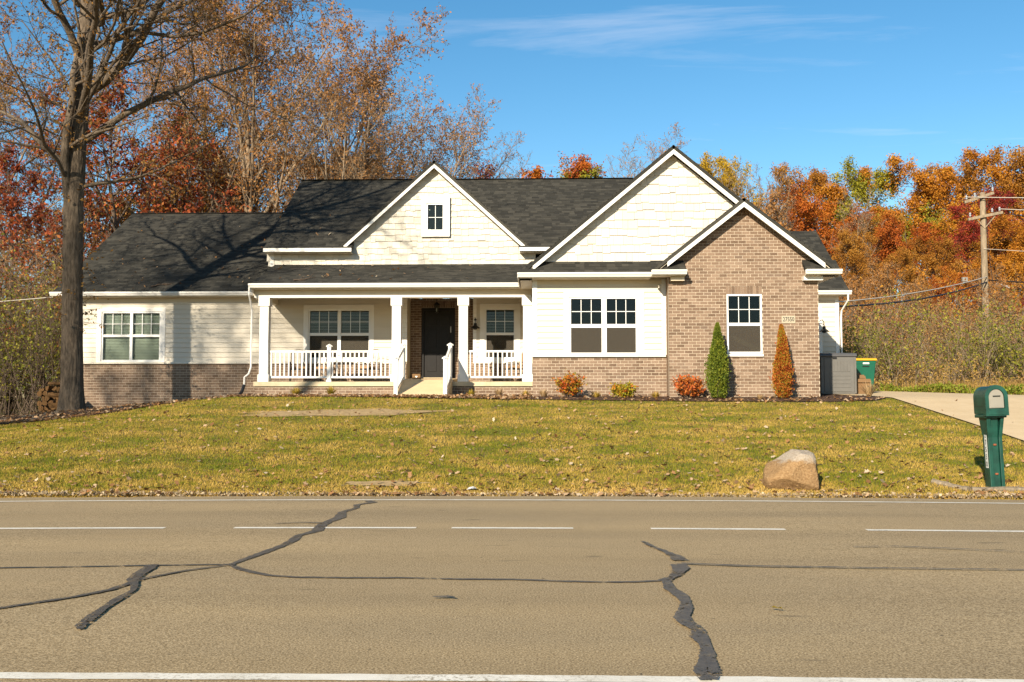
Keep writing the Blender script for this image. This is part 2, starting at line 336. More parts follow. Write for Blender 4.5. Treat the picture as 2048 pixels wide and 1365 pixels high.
# driveway ------------------------------------------------------------
def poly_sheet(name, poly, zoff, mat, parent=None, step=.8):
    bm = bmesh.new(); vs_ = [bm.verts.new((x, y, 0)) for x, y in poly]; bm.faces.new(vs_)
    xs_ = [p[0] for p in poly]; ys_ = [p[1] for p in poly]
    for c in np.arange(min(xs_) + step, max(xs_), step): bmesh.ops.bisect_plane(bm, geom=bm.verts[:] + bm.edges[:] + bm.faces[:], plane_co=(c, 0, 0), plane_no=(1, 0, 0))
    for c in np.arange(min(ys_) + step, max(ys_), step): bmesh.ops.bisect_plane(bm, geom=bm.verts[:] + bm.edges[:] + bm.faces[:], plane_co=(0, c, 0), plane_no=(0, 1, 0))
    bmesh.ops.triangulate(bm, faces=bm.faces)
    for v_ in bm.verts: v_.co.z = gz(v_.co.x, v_.co.y) + zoff
    me = bpy.data.meshes.new(name); bm.to_mesh(me); bm.free(); me.shade_smooth(); return link(name, me, mat, parent)
DRV = [(9.25, 14.3), (9.25, 26.2), (9.1, 27.4), (8.75, 28.6), (8.6, 34.0), (12.0, 34.0), (12.6, 31.0), (14.1, 27.8), (17, 25.8), (30, 24.5), (30, 20), (17, 18), (14.5, 14.3)]
drive = poly_sheet('driveway', DRV, .028, M['concrete'], step=.4); tag(drive, 'sunlit tan concrete driveway right of the lawn', kind='structure')
M['soil'] = plain('bare_soil', (.36, .255, .13), .95, .1, .3, 9, .5)
m = Mat('dark_mulch', .95, .1); f = m.noise(45, 4, .7); f2 = m.noise(5, 3)
m.base(m.mix(.3, m.ramp(f, [(.3, (.035, .02, .014)), (.55, (.10, .06, .042)), (.75, (.20, .13, .09))]), m.ramp(f2, [(.3, (.05, .03, .02)), (.7, (.14, .085, .06))]))).bump(f, 1, .03); M['mulch'] = m.m
MULCH = [(-26, 21.0), (-13.4, 23.7), (-12.2, 24.0), (-11, 24.6), (-10.1, 25.9), (-9.2, 26.8), (-8.4, 27.05), (-6, 27.0), (-3, 26.3), (0, 25.95), (4, 25.55), (7.5, 25.45), (8.7, 25.8), (9.2, 26.4), (9.05, 27.4), (8.7, 28.6), (8.6, 32.0), (7.4, 32), (7.4, 27), (-.1, 27.5), (-.2, 30), (-8.4, 30), (-9, 32.3), (-16, 32.3), (-26, 33)]
mul = poly_sheet('mulch_bed', MULCH, .022, M['mulch'], step=.3); tag(mul, kind='structure')

# ------------------------------------------------------------------ house
house = empty('house', (0, 29, 1.45))
tag(house, 'single storey cream siding and tan brick house with three gables', 'house')
HI = Vector((0, -29, -1.45))
def sub(o): o.location = HI + Vector(o.location); return o      # parts are modelled in world coordinates
def H(mb, name, mat, parent=None, **k):
    o = mb.build(name, M[mat] if isinstance(mat, str) else mat, parent or house, **k)
    if parent is None: sub(o)
    return o
YB, YG, YP, YC, YD = 27.4, 26.8, 29.8, 32.1, 33.0
EZ = 4.84            # eave height
WT = 2.55            # water table height
def wallpart(name, mat, fn):
    b = MB(); fn(b); return H(b, name, mat)
# brick helper: each course of real bricks in front of a mortar panel
BH, BL, JT = .0725, .20, .010
def unit_brick():
    b = MB(); b.box(0, BL, 0, .05, 0, BH); me = b.mesh('brick'); me.materials.append(M['brick']); return me
UB = unit_brick(); brick_budget = [300]
def brick_wall(name, x0, x1, z0, z1, Y, holes=(), half=None, back=.15, singles=False):
    """wall face at Y, looking to -Y; mortar plane 9 mm behind the brick faces"""
    mb = MB()
    if half: mb.py(clip([(x0, 4.78), (x1, 4.78), (x1, z1), (x0, z1)], half), Y + .005, Y + back)
    panel_with_holes(mb, x0, x1, z0, 4.78 if half else z1, Y + .005, Y + back, holes)
    wall = H(mb, name, 'mortar')
    rest = MB(); z = z0; r = 0
    while z < z1:
        xo = x0 - (BL + JT) / 2 * (r % 2)
        segs = minus(x0, x1, [(h[0], h[1]) for h in holes if h[2] < z + BH and h[3] > z])
        for s0, s1 in segs:
            k = math.floor((s0 - xo) / (BL + JT))
            while True:
                a = max(s0, xo + k * (BL + JT)); b_ = min(s1, xo + k * (BL + JT) + BL); k += 1
                if a >= s1: break
                if b_ - a < .02: continue
                zt = min(z + BH, z1)
                pol = [(a, z), (b_, z), (b_, zt), (a, zt)]
                if half: pol = clip(pol, half)
                if len(pol) < 3: continue
                dy = random.uniform(-.0025, .0025)
                if singles and brick_budget[0] > 0 and abs(b_ - a - BL) < 1e-6 and len(pol) == 4 and zt - z == BH:
                    brick_budget[0] -= 1
                    o = link('brick', UB, None, wall, (a, Y + dy, z))
                else: rest.py(pol, Y + dy, Y + .05)
        z += BH + JT; r += 1
    o = rest.build('brickwork', M['brick'], wall); o['kind'] = 'stuff'
    return wall
def soldier(wall, x0, x1, z0, z1, Y, wd=.0725):
    n = round((x1 - x0) / (wd + .01)); p = (x1 - x0) / n
    for i in range(n): link_b = MB().box(x0 + i * p, x0 + (i + 1) * p - .01, Y - .003, Y + .05, z0, z1).build('soldier_brick', M['brick'], wall)
EXP = .157
def siding(name, x0, x1, z0, z1, Y, holes=(), back=.15, cut=None):
    mb = MB(); panel_with_holes(mb, x0, x1, z0, z1, Y + .004, Y + back, holes); wall = H(mb, name, 'cream_trim')
    z = z0
    while z < z1 - .02:
        zt = min(z + EXP, z1); hs = [(h[0], h[1]) for h in holes if h[2] < zt - .001 and h[3] > z + .001]
        for a, b_ in minus(x0, x1, hs):
            if b_ - a < .03: continue
            parts = [(a, b_)]
            if b_ - a > 3.7 : c = a + random.uniform(.3, .7) * (b_ - a); parts = [(a, c - .001), (c + .001, b_)]
            for p, q in parts:
                MB().px([(Y - .028, z), (Y + .003, z), (Y + .003, zt + .006), (Y - .003, zt + .006), (Y - .026, z + .02)], p, q).build('siding_plank', M['siding'], wall)
        z += EXP
    return wall
def shake_wall(name, half, x0, x1, z0, z1, Y, rowh, holes=(), back=.12, stag=(-.036, -.018, 0, .028)):
    mb = MB(); pol = clip([(x0, z0), (x1, z0), (x1, z1), (x0, z1)], half); mb.py(pol, Y + .004, Y + back); wall = H(mb, name, 'cream_trim')
    z = z0; r = 0; ph = [0, .018, -.006, .012]
    while z < z1:
        x = x0 - random.uniform(0, .2)
        while x < x1:
            wd = random.choice((.16, .22, .27, .33)); dz = random.choice(stag)
            a, b_ = x + .0025, x + wd - .0025; x += wd
            q = clip([(a, z + dz if r else z), (b_, z + dz if r else z), (b_, z + rowh + .02), (a, z + rowh + .02)], half + [(0, 1, z1)])
            if len(q) < 3: continue
            zc = z + rowh / 2; xc = (a + b_) / 2
            if any(h[0] < a and b_ < h[1] and h[2] < z - .02 and z + rowh + .03 < h[3] for h in holes): continue
            b = MB(); n = len(q); zl = z + dz
            fr_ = [(px_, Y - .034 + .032 * min(1, max(0, (pz_ - zl) / (rowh + .04))), pz_) for px_, pz_ in q]; bk = [(px_, Y + .003, pz_) for px_, pz_ in q]
            b.v = fr_ + bk; b.f = [tuple(range(n)), tuple(range(2 * n - 1, n - 1, -1))] + [(i, n + i, n + (i + 1) % n, (i + 1) % n) for i in range(n)]
            b.build('shake', M['shake'], wall)
        z += rowh; r += 1
    return wall
# window units -------------------------------------------------------
def window(units, z0, z1, mid, Y, trim=None, cols=3, rows=2, blinds=False, screen=True, sill=None, label=None, two=True, blindcol='blind'):
    """units: list of (x0,x1) glass extents; white vinyl frame round each; trim: outer (x0,x1,z0,z1)"""
    fr_ = MB(); fw = .045; X0 = units[0][0]; X1 = units[-1][1]
    ox0, ox1, oz0, oz1 = X0 - fw, X1 + fw, z0 - fw, z1 + fw
    d0, d1 = Y - .005, Y + .09
    fr_.box(ox0, ox1, d0, d1, z1, oz1); fr_.box(ox0, ox1, d0, d1, oz0, z0)
    fr_.box(ox0, X0, d0 + .001, d1 - .001, z0, z1); fr_.box(X1, ox1, d0 + .001, d1 - .001, z0, z1)
    for (a, b), (c, d) in zip(units, units[1:]): fr_.box(b, c, d0 + .001, d1 - .001, z0, z1)
    wn = H(fr_, 'window', 'vinyl')
    if label: wn['label'] = label
    mr0, mr1 = mid
    for a, b in units:
        if two:
            MB().box(a, b, Y + .015, Y + .075, mr0, mr1).build('meeting_rail', M['vinyl'], wn)
        up0 = mr1 if two else z0
        # upper sash lights
        mb = .018
        cw = (b - a) / cols; rh = (z1 - up0) / rows
        for i in range(cols):
            for j in range(rows):
                p0, p1 = a + i * cw, a + (i + 1) * cw; q0, q1 = up0 + j * rh, up0 + (j + 1) * rh
                MB().box(p0 + mb / 2, p1 - mb / 2, Y + .052, Y + .058, q0 + mb / 2, q1 - mb / 2).build('pane', M['glass'], wn)
        gm = MB()
        for i in range(1, cols): gm.box(a + i * cw - mb / 2, a + i * cw + mb / 2, Y + .047, Y + .063, up0, z1)
        for j in range(1, rows): gm.box(a, b, Y + .0475, Y + .0625, up0 + j * rh - mb / 2, up0 + j * rh + mb / 2)
        gm.build('muntin', M['vinyl'], wn)
        if two:
            MB().box(a, b, Y + .062, Y + .068, z0, mr0).build('pane', M['glass'], wn)
            if screen: MB().box(a + .004, b - .004, Y + .030, Y + .032, z0 + .004, mr0 - .004).build('insect_screen', M['screen'], wn)
        if blinds:
            bl = MB(); zz = z0 + .01
            while zz < z1:
                bl.extrude([(a - .02, Y + .10, zz), (b + .02, Y + .10, zz), (b + .02, Y + .135, zz + blinds), (a - .02, Y + .135, zz + blinds)], (0, .002, .003)); zz += .05
            o = bl.build('blind', M[blindcol], wn)
        # drawn back room wall so that one looks into a shallow dark room
    if trim:
        t0, t1, u0, u1 = trim; tm = MB(); ty0, ty1 = Y - .034, Y + .02
        tm.box(t0, t1, ty0, ty1, oz1, u1); tm.box(t0, ox0, ty0 + .001, ty1, u0, oz1); tm.box(ox1, t1, ty0 + .001, ty1, u0, oz1)
        if u0 < oz0: tm.box(ox0, ox1, ty0 + .002, ty1, u0, oz0)
        tm.build('window_trim', M['white'] if Y < 28 or Y > 40 else M['white'], wn, bevel=.003)
    if sill: MB().box(sill[0], sill[1], Y - .06, Y + .05, sill[2], sill[3]).build('window_sill', M['white'], wn, bevel=.006)
    return wn
def cap(x0, x1, Y, z=WT, parent=None):
    w_ = MB().px([(Y - .075, z), (Y + .05, z), (Y + .05, z + .06), (Y - .06, z + .05)], x0, x1)
    n = max(1, round((x1 - x0) / .75)); p = (x1 - x0) / n; first = None
    root = H(MB().box(x0, x1, Y - .05, Y + .04, z + .004, z + .04), 'water_table', 'mortar')
    for i in range(n):
        MB().px([(Y - .075, z), (Y + .05, z), (Y + .05, z + .06), (Y - .06, z + .052)], x0 + i * p + .002, x0 + (i + 1) * p - .002).build('cap_stone', M['cap'], root, bevel=.005)
    return root
# bay (right of porch) ---------------------------------------------------
brick_wall('bay_brick_wall', -.15, 3.52, 1.30, WT, YB - .03)
cap(-.19, 3.50, YB - .03)
siding('bay_siding_wall', -.15, 3.55, WT + .06, 4.62, YB, holes=[(.865, 2.735, 2.625, 4.205)])
wb = window([(.91, 1.75), (1.89, 2.69)], 2.67, 4.16, (3.36, 3.46), YB, trim=(.71, 2.92, WT + .056, 4.37), label='wide double window with grey screens beside the brick gable')
H(MB().box(-.155, -.02, YB - .028, YB + .02, WT + .06, 4.70), 'corner_board', 'white'); H(MB().box(3.40, 3.52, YB - .028, YB + .02, WT + .06, 4.70), 'corner_board', 'white')
H(MB().box(-.15, 3.52, YB - .024, YB + .1, 4.56, 4.80), 'frieze_board', 'cream_trim')
# bay side wall running back to porch
H(MB().box(-.15, 0, YB + .02, YC + .3, WT + .06, 4.8), 'side_wall', 'cream_trim'); H(MB().box(-.15, 0, YB + .02, YC + .3, 1.0, WT), 'side_brick', 'brick_side')
# big shake gable
SB = .829; RX, RZ = 3.73, 8.30
hb = [(-SB, 1, RZ - .14 - SB * RX), (SB, 1, RZ - .14 + SB * RX), (0, -1, -5.0)]
shake_wall('big_shake_gable', hb, -.4, 7.9, 5.18, 8.3, YB, .238)
# brick gable ---------------------------------------------------------------
S2 = .782; GX, GZ = 5.5, 6.73
hg = [(-S2, 1, GZ - .12 - S2 * GX), (S2, 1, GZ - .12 + S2 * GX), (0, 1, 6.7)]
bw = brick_wall('brick_gable_wall', 3.52, 7.52, 1.30, 6.7, YG, holes=[(5.055, 6.025, 2.57, 4.22), (5.055, 6.025, 4.22, 4.43), (6.54, 6.885, 3.446, 3.599)], half=hg, singles=True)
soldier(bw, 5.055, 6.025, 4.215, 4.425, YG); MB().box(5.055, 6.025, YG + .012, YG + .06, 4.212, 4.433).build('lintel_mortar', M['mortar'], bw)
MB().box(6.54, 6.885, YG + .012, YG + .06, 3.43, 3.61).build('sign_mortar', M['mortar'], bw)
window([(5.115, 5.965)], 2.66, 4.165, (3.36, 3.44), YG, label='tall single window in the brick gable', sill=(5.05, 6.03, 2.53, 2.60))
H(MB().box(7.40, 7.52, YG + .051, 33, 1.0, 4.8), 'side_brick', 'brick_side'); H(MB().box(3.523, 3.6, YG + .051, YB + .1, 1.0, 4.8), 'side_brick', 'brick_side')
# address plaque
pl = H(MB().box(6.53, 6.895, YG - .014, YG + .02, 3.425, 3.625), 'address_plaque', plain('plaque_stone', (.36, .315, .23), .8, .2, .1, 20), bevel=.004)
tcv = bpy.data.curves.new('house_number', 'FONT'); tcv.body = '27550'; tcv.resolution_u = 3; tcv.size = .165; tcv.extrude = .003; tcv.align_x = 'CENTER'; tcv.align_y = 'CENTER'; tcv.space_character = 1.0
tx0 = bpy.data.objects.new('number_curve', tcv); col.objects.link(tx0); bpy.context.view_layer.update()
tme = bpy.data.meshes.new_from_object(tx0.evaluated_get(bpy.context.evaluated_depsgraph_get())); bpy.data.objects.remove(tx0); tme.materials.clear()
tx = link('house_number', tme, M['black']); tx.parent = pl; tx.location = (6.7125, YG - .018, 3.525); tx.rotation_euler = (R(90), 0, 0); tx.scale = (.74, 1, 1)
# slanted tan board added inside, behind the brick gable window
H(MB().extrude([(4.9, YG + .5, 3.35), (6.4, YG + .5, 2.62), (6.4, YG + .5, 2.50), (4.9, YG + .5, 3.20)], (0, .04, 0)), 'slanted_board', plain('tan_board', (.5, .38, .2), .5))
# left wing -----------------------------------------------------------------
brick_wall('wing_brick_wall', -15.2, -9.05, .30, WT, YC - .03, holes=[(-13.35, -11.95, .9, 1.17)])
H(MB().box(-13.35, -11.95, YC + .02, YC + .1, .9, 1.2), 'crawl_vent', 'black')
cap(-15.24, -9.0, YC - .03)
siding('wing_siding_wall', -15.2, -8.95, WT + .06, 4.62, YC, holes=[(-14.255, -12.305, 2.635, 4.255)])
window([(-14.21, -13.325), (-13.235, -12.35)], 2.68, 4.21, (3.43, 3.51), YC, trim=(-14.41, -12.15, WT + .056, 4.39), blinds=.044, screen=False, label='double window with closed pale blinds on the left wing')
H(MB().box(-15.2, -8.9, YC - .026, YC + .1, 4.56, 4.82), 'frieze_board', 'cream_trim')
H(MB().box(-15.2, -15.05, YC + .16, 43, .2, 4.8), 'side_wall', 'cream_trim')
# porch back wall ---------------------------------------------------------------
brick_wall('porch_brick_wall', -8.9, -4.26, 1.6, WT, YC - .03)
brick_wall('porch_brick_wall', -2.1, -.15, 1.6, WT, YC - .03)
cap(-8.9, -4.3, YC - .03); cap(-2.1, -.16, YC - .03)
siding('porch_siding_wall', -8.93, -4.24, WT + .06, 4.75, YC, holes=[(-7.465, -5.445, 2.705, 4.315)])
siding('porch_siding_wall', -2.1, -.15, WT + .06, 4.75, YC, holes=[(-1.715, -.735, 2.705, 4.335)])
window([(-7.42, -6.51), (-6.40, -5.49)], 2.75, 4.27, (3.46, 3.55), YC, trim=(-7.62, -5.32, WT + .056, 4.47), blinds=.016, screen=True, label='double porch window with open blinds')
window([(-1.67, -.78)], 2.75, 4.29, (3.47, 3.55), YC, trim=(-1.88, -.57, WT + .056, 4.49), blinds=.016, screen=True, label='single porch window right of the door')
for a, b in ((-4.40, -4.24), (-2.1, -1.99)): H(MB().box(a, b, YC - .027, YC + .03, WT + .06, 4.75), 'corner_board', 'white')
H(MB().box(-8.96, -8.84, YC - .027, YC + .03, WT + .06, 4.75), 'corner_board', 'white')
# entry recess
ew = brick_wall('entry_brick_wall', -4.24, -2.0, 1.8, 4.75, YD, holes=[(-3.88, -2.76, 1.8, 4.44)])
soldier(ew, -3.88, -2.76, 4.45, 4.66, YD - .004)
H(MB().box(-4.30, -4.25, YC + .031, YD, 1.8, 4.75), 'entry_side', 'cream_trim'); H(MB().box(-2.0, -1.95, YC + .031, YD, 1.8, 4.75), 'entry_side', 'cream_trim')
df = MB().box(-3.88, -3.80, YD - .01, YD + .08, 2.1, 4.36).box(-2.84, -2.76, YD - .01, YD + .08, 2.1, 4.36).box(-3.88, -2.76, YD - .009, YD + .08, 4.36, 4.44)
door = H(MB().box(-3.80, -2.84, YD + .05, YD + .09, 2.12, 4.36), 'front_door', 'door', bevel=.003); door['label'] = 'black six panel front door'
df.build('door_frame', M['door'], door)
for i in range(2):
    for q0, q1 in ((2.32, 2.95), (3.12, 3.72), (3.86, 4.20)):
        x = -3.70 + i * .44
        b = MB(); b.box(x, x + .32, YD + .038, YD + .05, q0, q1); b.build('door_panel', M['door'], door, bevel=.012)
MB().tube([(-2.93, YD + .05, 3.02), (-2.93, YD - .01, 3.02), (-2.93, YD - .03, 3.02)], [.012, .02, .028], 10).build('door_knob', plain('brass', (.5, .38, .16), .3, .5), door)
MB().box(-2.915, -2.895, YD + .03, YD + .05, 3.62, 3.82).build('lock_plate', M['vinyl'], door)
MB().box(-3.80, -2.84, YD - .06, YD + .05, 2.06, 2.118).build('threshold', M['slab'], door)
# porch floor, ramp, columns ------------------------------------------------------
H(MB().box(-8.52, -.16, YP - .22, YC + 1.2, 1.78, 1.92), 'porch_slab', 'slab', bevel=.01)
brick_wall('porch_base', -8.48, -.17, 1.25, 1.775, YP - .17)
ramp = H(MB().px([(28.0, 1.30), (28.0, 1.475), (29.5, 1.98), (32.94, 2.09), (32.94, 1.93), (29.62, 1.925), (29.5, 1.30)], -4.09, -2.55), 'entry_ramp', 'concrete')
H(MB().box(-8.6, -.2, YP - .10, YP + .16, 4.52, 4.80), 'porch_beam', 'cream_trim')
H(MB().box(-8.55, -.2, YP - .14, YP + .19, 4.45, 4.518), 'beam_trim', 'white', bevel=.004)
H(MB().box(-8.5, -.16, YP + .17, YC, 4.73, 4.76), 'porch_ceiling', 'cream_trim')
H(MB().box(-8.6, -8.44, YP + .2, YC - .03, 4.45, 4.73), 'side_beam', 'cream_trim')
def column(x):
    b = MB(); hw = .135
    b.box(x - hw, x + hw, YP - .11, YP + .16, 1.92, 4.45); c = H(b, 'porch_column', 'white', bevel=.006)
    MB().box(x - hw - .035, x + hw + .035, YP - .147, YP + .197, 4.20, 4.449).build('column_capital', M['white'], c, bevel=.005)
    MB().box(x - hw - .03, x + hw + .03, YP - .142, YP + .192, 1.921, 2.14).build('column_base', M['white'], c, bevel=.005)
for x in (-8.25, -4.25, -2.24, -.31): column(x)
def newel(parent, x, y, z0, z1):
    b = MB().box(x - .055, x + .055, y - .055, y + .055, z0, z1); p = b.build('newel_post', M['vinyl'], parent, bevel=.006)
    MB().lathe((x, y, z1), [(.10, -.005), (.10, .02), (.06, .05), (.0, .085)], 4).build('post_cap', M['vinyl'], parent)
    MB().box(x - .075, x + .075, y - .075, y + .075, z0, z0 + .06).build('post_base', M['vinyl'], parent)
def railing(x0, x1, post=None, y=YP + .02, lab=None):
    t = H(MB().box(x0, x1, y - .03, y + .03, 2.80, 2.86), 'porch_railing', 'vinyl', bevel=.006)
    MB().box(x0, x1, y - .025, y + .025, 2.03, 2.085).build('bottom_rail', M['vinyl'], t)
    if lab: t['label'] = lab
    n = round((x1 - x0) / .132); p = (x1 - x0) / n
    me = MB().box(-.019, .019, -.019, .019, 2.085, 2.80).mesh('baluster'); me.materials.append(M['vinyl'])
    for i in range(n):
        xx = x0 + (i + .5) * p
        if post and abs(xx - post) < .08: continue
        link('baluster', me, None, t, (xx, y, 0))
    if post: newel(t, post, y, 1.92, 2.98)
    return t
railing(-8.11, -4.39, -6.29); railing(-2.10, -.45)
def ramp_rail(x, lab):
    y0, y1 = 28.08, 29.62; zb0, zb1 = 1.50, 1.96
    t = H(MB().bar((x, y0, zb0 + .98), (x, y1, zb1 + .98), .06, .06), 'ramp_railing', 'vinyl'); t['label'] = lab
    MB().bar((x, y0, zb0 + .12), (x, y1, zb1 + .12), .05, .055).build('bottom_rail', M['vinyl'], t)
    newel(t, x, y0, zb0 - .04, zb0 + 1.04); newel(t, x, y1, zb1 - .05, zb1 + 1.04)
    for i in range(11):
        k = (i + .8) / 11.6; yy = y0 + (y1 - y0) * k; zz = zb0 + (zb1 - zb0) * k
        MB().box(x - .019, x + .019, yy - .019, yy + .019, zz + .12, zz + .97).build('baluster', M['vinyl'], t)
ramp_rail(-4.02, 'left railing of the ramp'); ramp_rail(-2.62, 'right railing of the ramp')
# roofs ---------------------------------------------------------------------------
def roof(name, o, u, v, U, V, single=False, shingles=True, vmin=0, th=.07, clipf=None):
    """o: eave corner (top surface), u along eave, v up slope"""
    o = Vector(o); u = Vector(u).normalized(); v = Vector(v).normalized(); n = u.cross(v)
    if n.z < 0: n = -n
    P = lambda a, b, c=0: tuple(o + u * a + v * b + n * c)
    q = [(0, 0), (U, 0), (U, V), (0, V)] if clipf is None else clip([(0, 0), (U, 0), (U, V), (0, V)], clipf)
    slab = H(MB().extrude([P(a, b, -.012) for a, b in q], tuple(n * -th)), name, 'shingle')
    if not shingles: return slab
    ex = .145; rest = MB(); row = 0; b0 = -.015
    while b0 < V - .02:
        a = -random.uniform(0, .25)
        while a < U:
            wd = random.choice((.13, .18, .24, .30)); thk = random.choice((.006, .007, .013)); p0, p1 = max(0, a), min(U, a + wd - .002); a += wd
            if p1 - p0 < .03: continue
            b1 = min(b0 + ex + .03, V)
            if clipf:
                qq = clip([(p0, b0), (p1, b0), (p1, b1), (p0, b1)], clipf)
                if len(qq) < 3: continue
            else: qq = [(p0, b0), (p1, b0), (p1, b1), (p0, b1)]
            top = [P(x, y, thk * (1 - .85 * (y - b0) / (ex + .03))) for x, y in qq]; bot = [P(x, y, -.011) for x, y in qq]; k = len(qq)
            t = MB() if single else rest; c = len(t.v); t.v += top + bot
            t.f.append(tuple(range(c, c + k)))
            for i in range(k): t.f.append((c + i, c + k + i, c + k + (i + 1) % k, c + (i + 1) % k))
            if single:
                t.build('shingle', M['shingle'], slab)
        b0 += ex; row += 1
    if not single:
        s = rest.build('shingles', M['shingle'], slab); s['kind'] = 'stuff'
    return slab
def rake(x0, z0, x1, z1, y, wd=.17, name='rake_board', depth=.03):
    """white board under the roof edge from (x0,z0) to (x1,z1) (top edge), front face at y"""
    dx, dz = x1 - x0, z1 - z0; L = math.hypot(dx, dz); nx, nz = (-dz / L, dx / L)
    if nz > 0: nx, nz = -nx, -nz
    H(MB().py([(x0, z0), (x1, z1), (x1, z1 + nz * wd * L / abs(dx) * (1) ), (x0 + (0 if abs(nx) < 0 else 0), z0 + nz * wd * L / abs(dx))], y, y + depth), name, 'white')
def gable_roof(nm, RXx, RZz, S, ex0, ex1, y0, y1, yw, left=True, right=True, shl=True, rk=(None, None)):
    """ridge along Y at (RXx,RZz); eaves at ex0/ex1; front overhang y0..yw"""
    for sgn, ex in ((-1, ex0), (1, ex1)):
        V = math.hypot(ex - RXx, S * (ex - RXx)); ez = RZz - S * abs(ex - RXx)
        roof(nm, (ex, y0 - .015, ez), (0, 1, 0), (RXx - ex, 0, RZz - ez), y1 - y0, V, shingles=shl)
        # soffit under the overhang
        nx = S / math.hypot(1, S); off = .13
        H(MB().extrude([(ex, y0 + .03, ez - off), (RXx, y0 + .03, RZz - off), (RXx, y0 + .03, RZz - off - .02), (ex, y0 + .03, ez - off - .02)], (0, yw - y0 - .03, 0)), 'soffit', 'cream_trim')
        e2 = rk[0] if sgn < 0 else rk[1]
        e2 = ex if e2 is None else e2
        rake(RXx, RZz - .085, e2, RZz - S * abs(e2 - RXx) - .085, y0, .155)
gable_roof('bay_roof', RX, RZ + .06, SB, -.53, 7.99, YB - .32, 36, YB, rk=(-.14, 7.6))
gable_roof('brick_gable_roof', GX, GZ + .03, S2, 3.05, 8.0, YG - .36, YB + .05, YG, rk=(3.45, 7.62))
S3 = .91; AX, AZ = -3.36, 9.13
gable_roof('attic_gable_roof', AX, AZ, S3, -6.5, -.22, YC - .32, 36.4, YC, rk=(-6.28, -.40))
# skirt roofs and boxed returns
vv = (0, .45, .37)
roof('skirt_roof', (-.53, YB - .45, EZ), (1, 0, 0), vv, 3.62, .583, single=True, clipf=[(-1, .62, .02)])
roof('return_roof', (3.03, YG - .36, EZ), (1, 0, 0), (0, .36, .28), .90, .46, single=True)
roof('return_roof', (7.10, YG - .36, EZ), (1, 0, 0), (0, .36, .28), .90, .46, single=True)
def gutter(x0, x1, y, z=EZ, name='gutter'):
    return H(MB().px([(y, z - .02), (y, z - .14), (y - .075, z - .14), (y - .10, z - .09), (y - .12, z - .07), (y - .125, z - .02), (y - .115, z - .02), (y - .11, z - .07), (y - .07, z - .12), (y - .012, z - .12), (y - .012, z - .02)], x0, x1), name, 'white')
gutter(-.56, 3.08, YB - .47); gutter(3.02, 3.95, YG - .38); gutter(7.09, 8.03, YG - .38)
for a, b, y, yw in ((-.5, 3.06, YB - .47, YB), (3.06, 3.93, YG - .38, YG), (7.10, 7.98, YG - .38, YG)):
    H(MB().box(a, b, y, y + .025, EZ - .16, EZ - .022), 'fascia', 'white'); H(MB().box(a, b, y + .026, yw, EZ - .165, EZ - .145), 'soffit', 'cream_trim')
H(MB().box(3.56, 3.92, YG - .20, YG - .002, EZ - .28, EZ - .166), 'return_box', 'cream_trim'); H(MB().box(7.10, 7.60, YG - .20, YG - .002, EZ - .28, EZ - .166), 'return_box', 'white')
H(MB().box(-.50, -.16, YB - .44, YC - .3, EZ - .165, EZ - .145), 'soffit', 'cream_trim'); H(MB().box(7.53, 7.97, YG - .35, YC, EZ - .165, EZ - .145), 'soffit', 'cream_trim')
H(MB().box(-.56, -.53, YB - .44, YP - .5, EZ - .15, EZ - .02), 'fascia', 'white'); H(MB().box(7.99, 8.02, YG - .35, YC, EZ - .15, EZ - .02), 'fascia', 'white')
# porch roof, main roof, wings
PS = .344; Vp = math.hypot(2.75, 2.75 * PS)
roof('porch_roof', (-8.58, YP - .42, EZ + .01), (1, 0, 0), (0, 1, PS), 8.9, Vp)
gutter(-8.62, -.45, YP - .44, EZ + .015); H(MB().box(-8.58, -.5, YP - .44, YP - .415, EZ - .14, EZ - .01), 'fascia', 'white'); H(MB().box(-8.58, -.5, YP - .414, YP + .2, EZ - .155, EZ - .135), 'soffit', 'cream_trim')
H(MB().py([(-8.60, 4.6), (-8.56, 4.6), (-8.56, 4.83), (-8.60, 4.83)], YP - .42, YC), 'rake_board', 'white')
MS = .669; ME = 6.27; Vm = math.hypot(4.95, 4.95 * MS)
yo = .40; lo = math.hypot(yo, yo * MS)
roof('main_roof', (-8.85, 31.7 + yo, ME + yo * MS), (1, 0, 0), (0, 1, MS), 14.0, Vm - lo)
roof('main_roof_eave', (-8.85, 31.7, ME), (1, 0, 0), (0, 1, MS), 2.85, lo); roof('main_roof_eave', (-.62, 31.7, ME), (1, 0, 0), (0, 1, MS), 1.9, lo); roof('main_roof_back', (-8.85, 31.7 + 9.9, ME), (1, 0, 0), (0, -1, MS), 14.0, Vm, shingles=False)
H(MB().px([(36.55, 9.60), (36.65, 9.625), (36.75, 9.60), (36.65, 9.585)], -8.87, 5), 'ridge_cap', 'shingle')
for a, b in ((-8.85, -6.0), (-.6, 1.2)):
    H(MB().box(a, b, 31.62, 31.70, ME - .13, ME - .015), 'fascia', 'white'); H(MB().box(a + .02, b - .02, 31.70, YC - .0, ME - .15, ME - .13), 'soffit', 'cream_trim')
H(MB().extrude([(-8.84, 31.7, ME - .14), (-8.84, 36.65, ME - .14 + 4.95 * MS), (-8.84, 36.65, ME - .02 + 4.95 * MS), (-8.84, 31.7, ME - .02)], (.03, 0, 0)), 'rake_board', 'white')
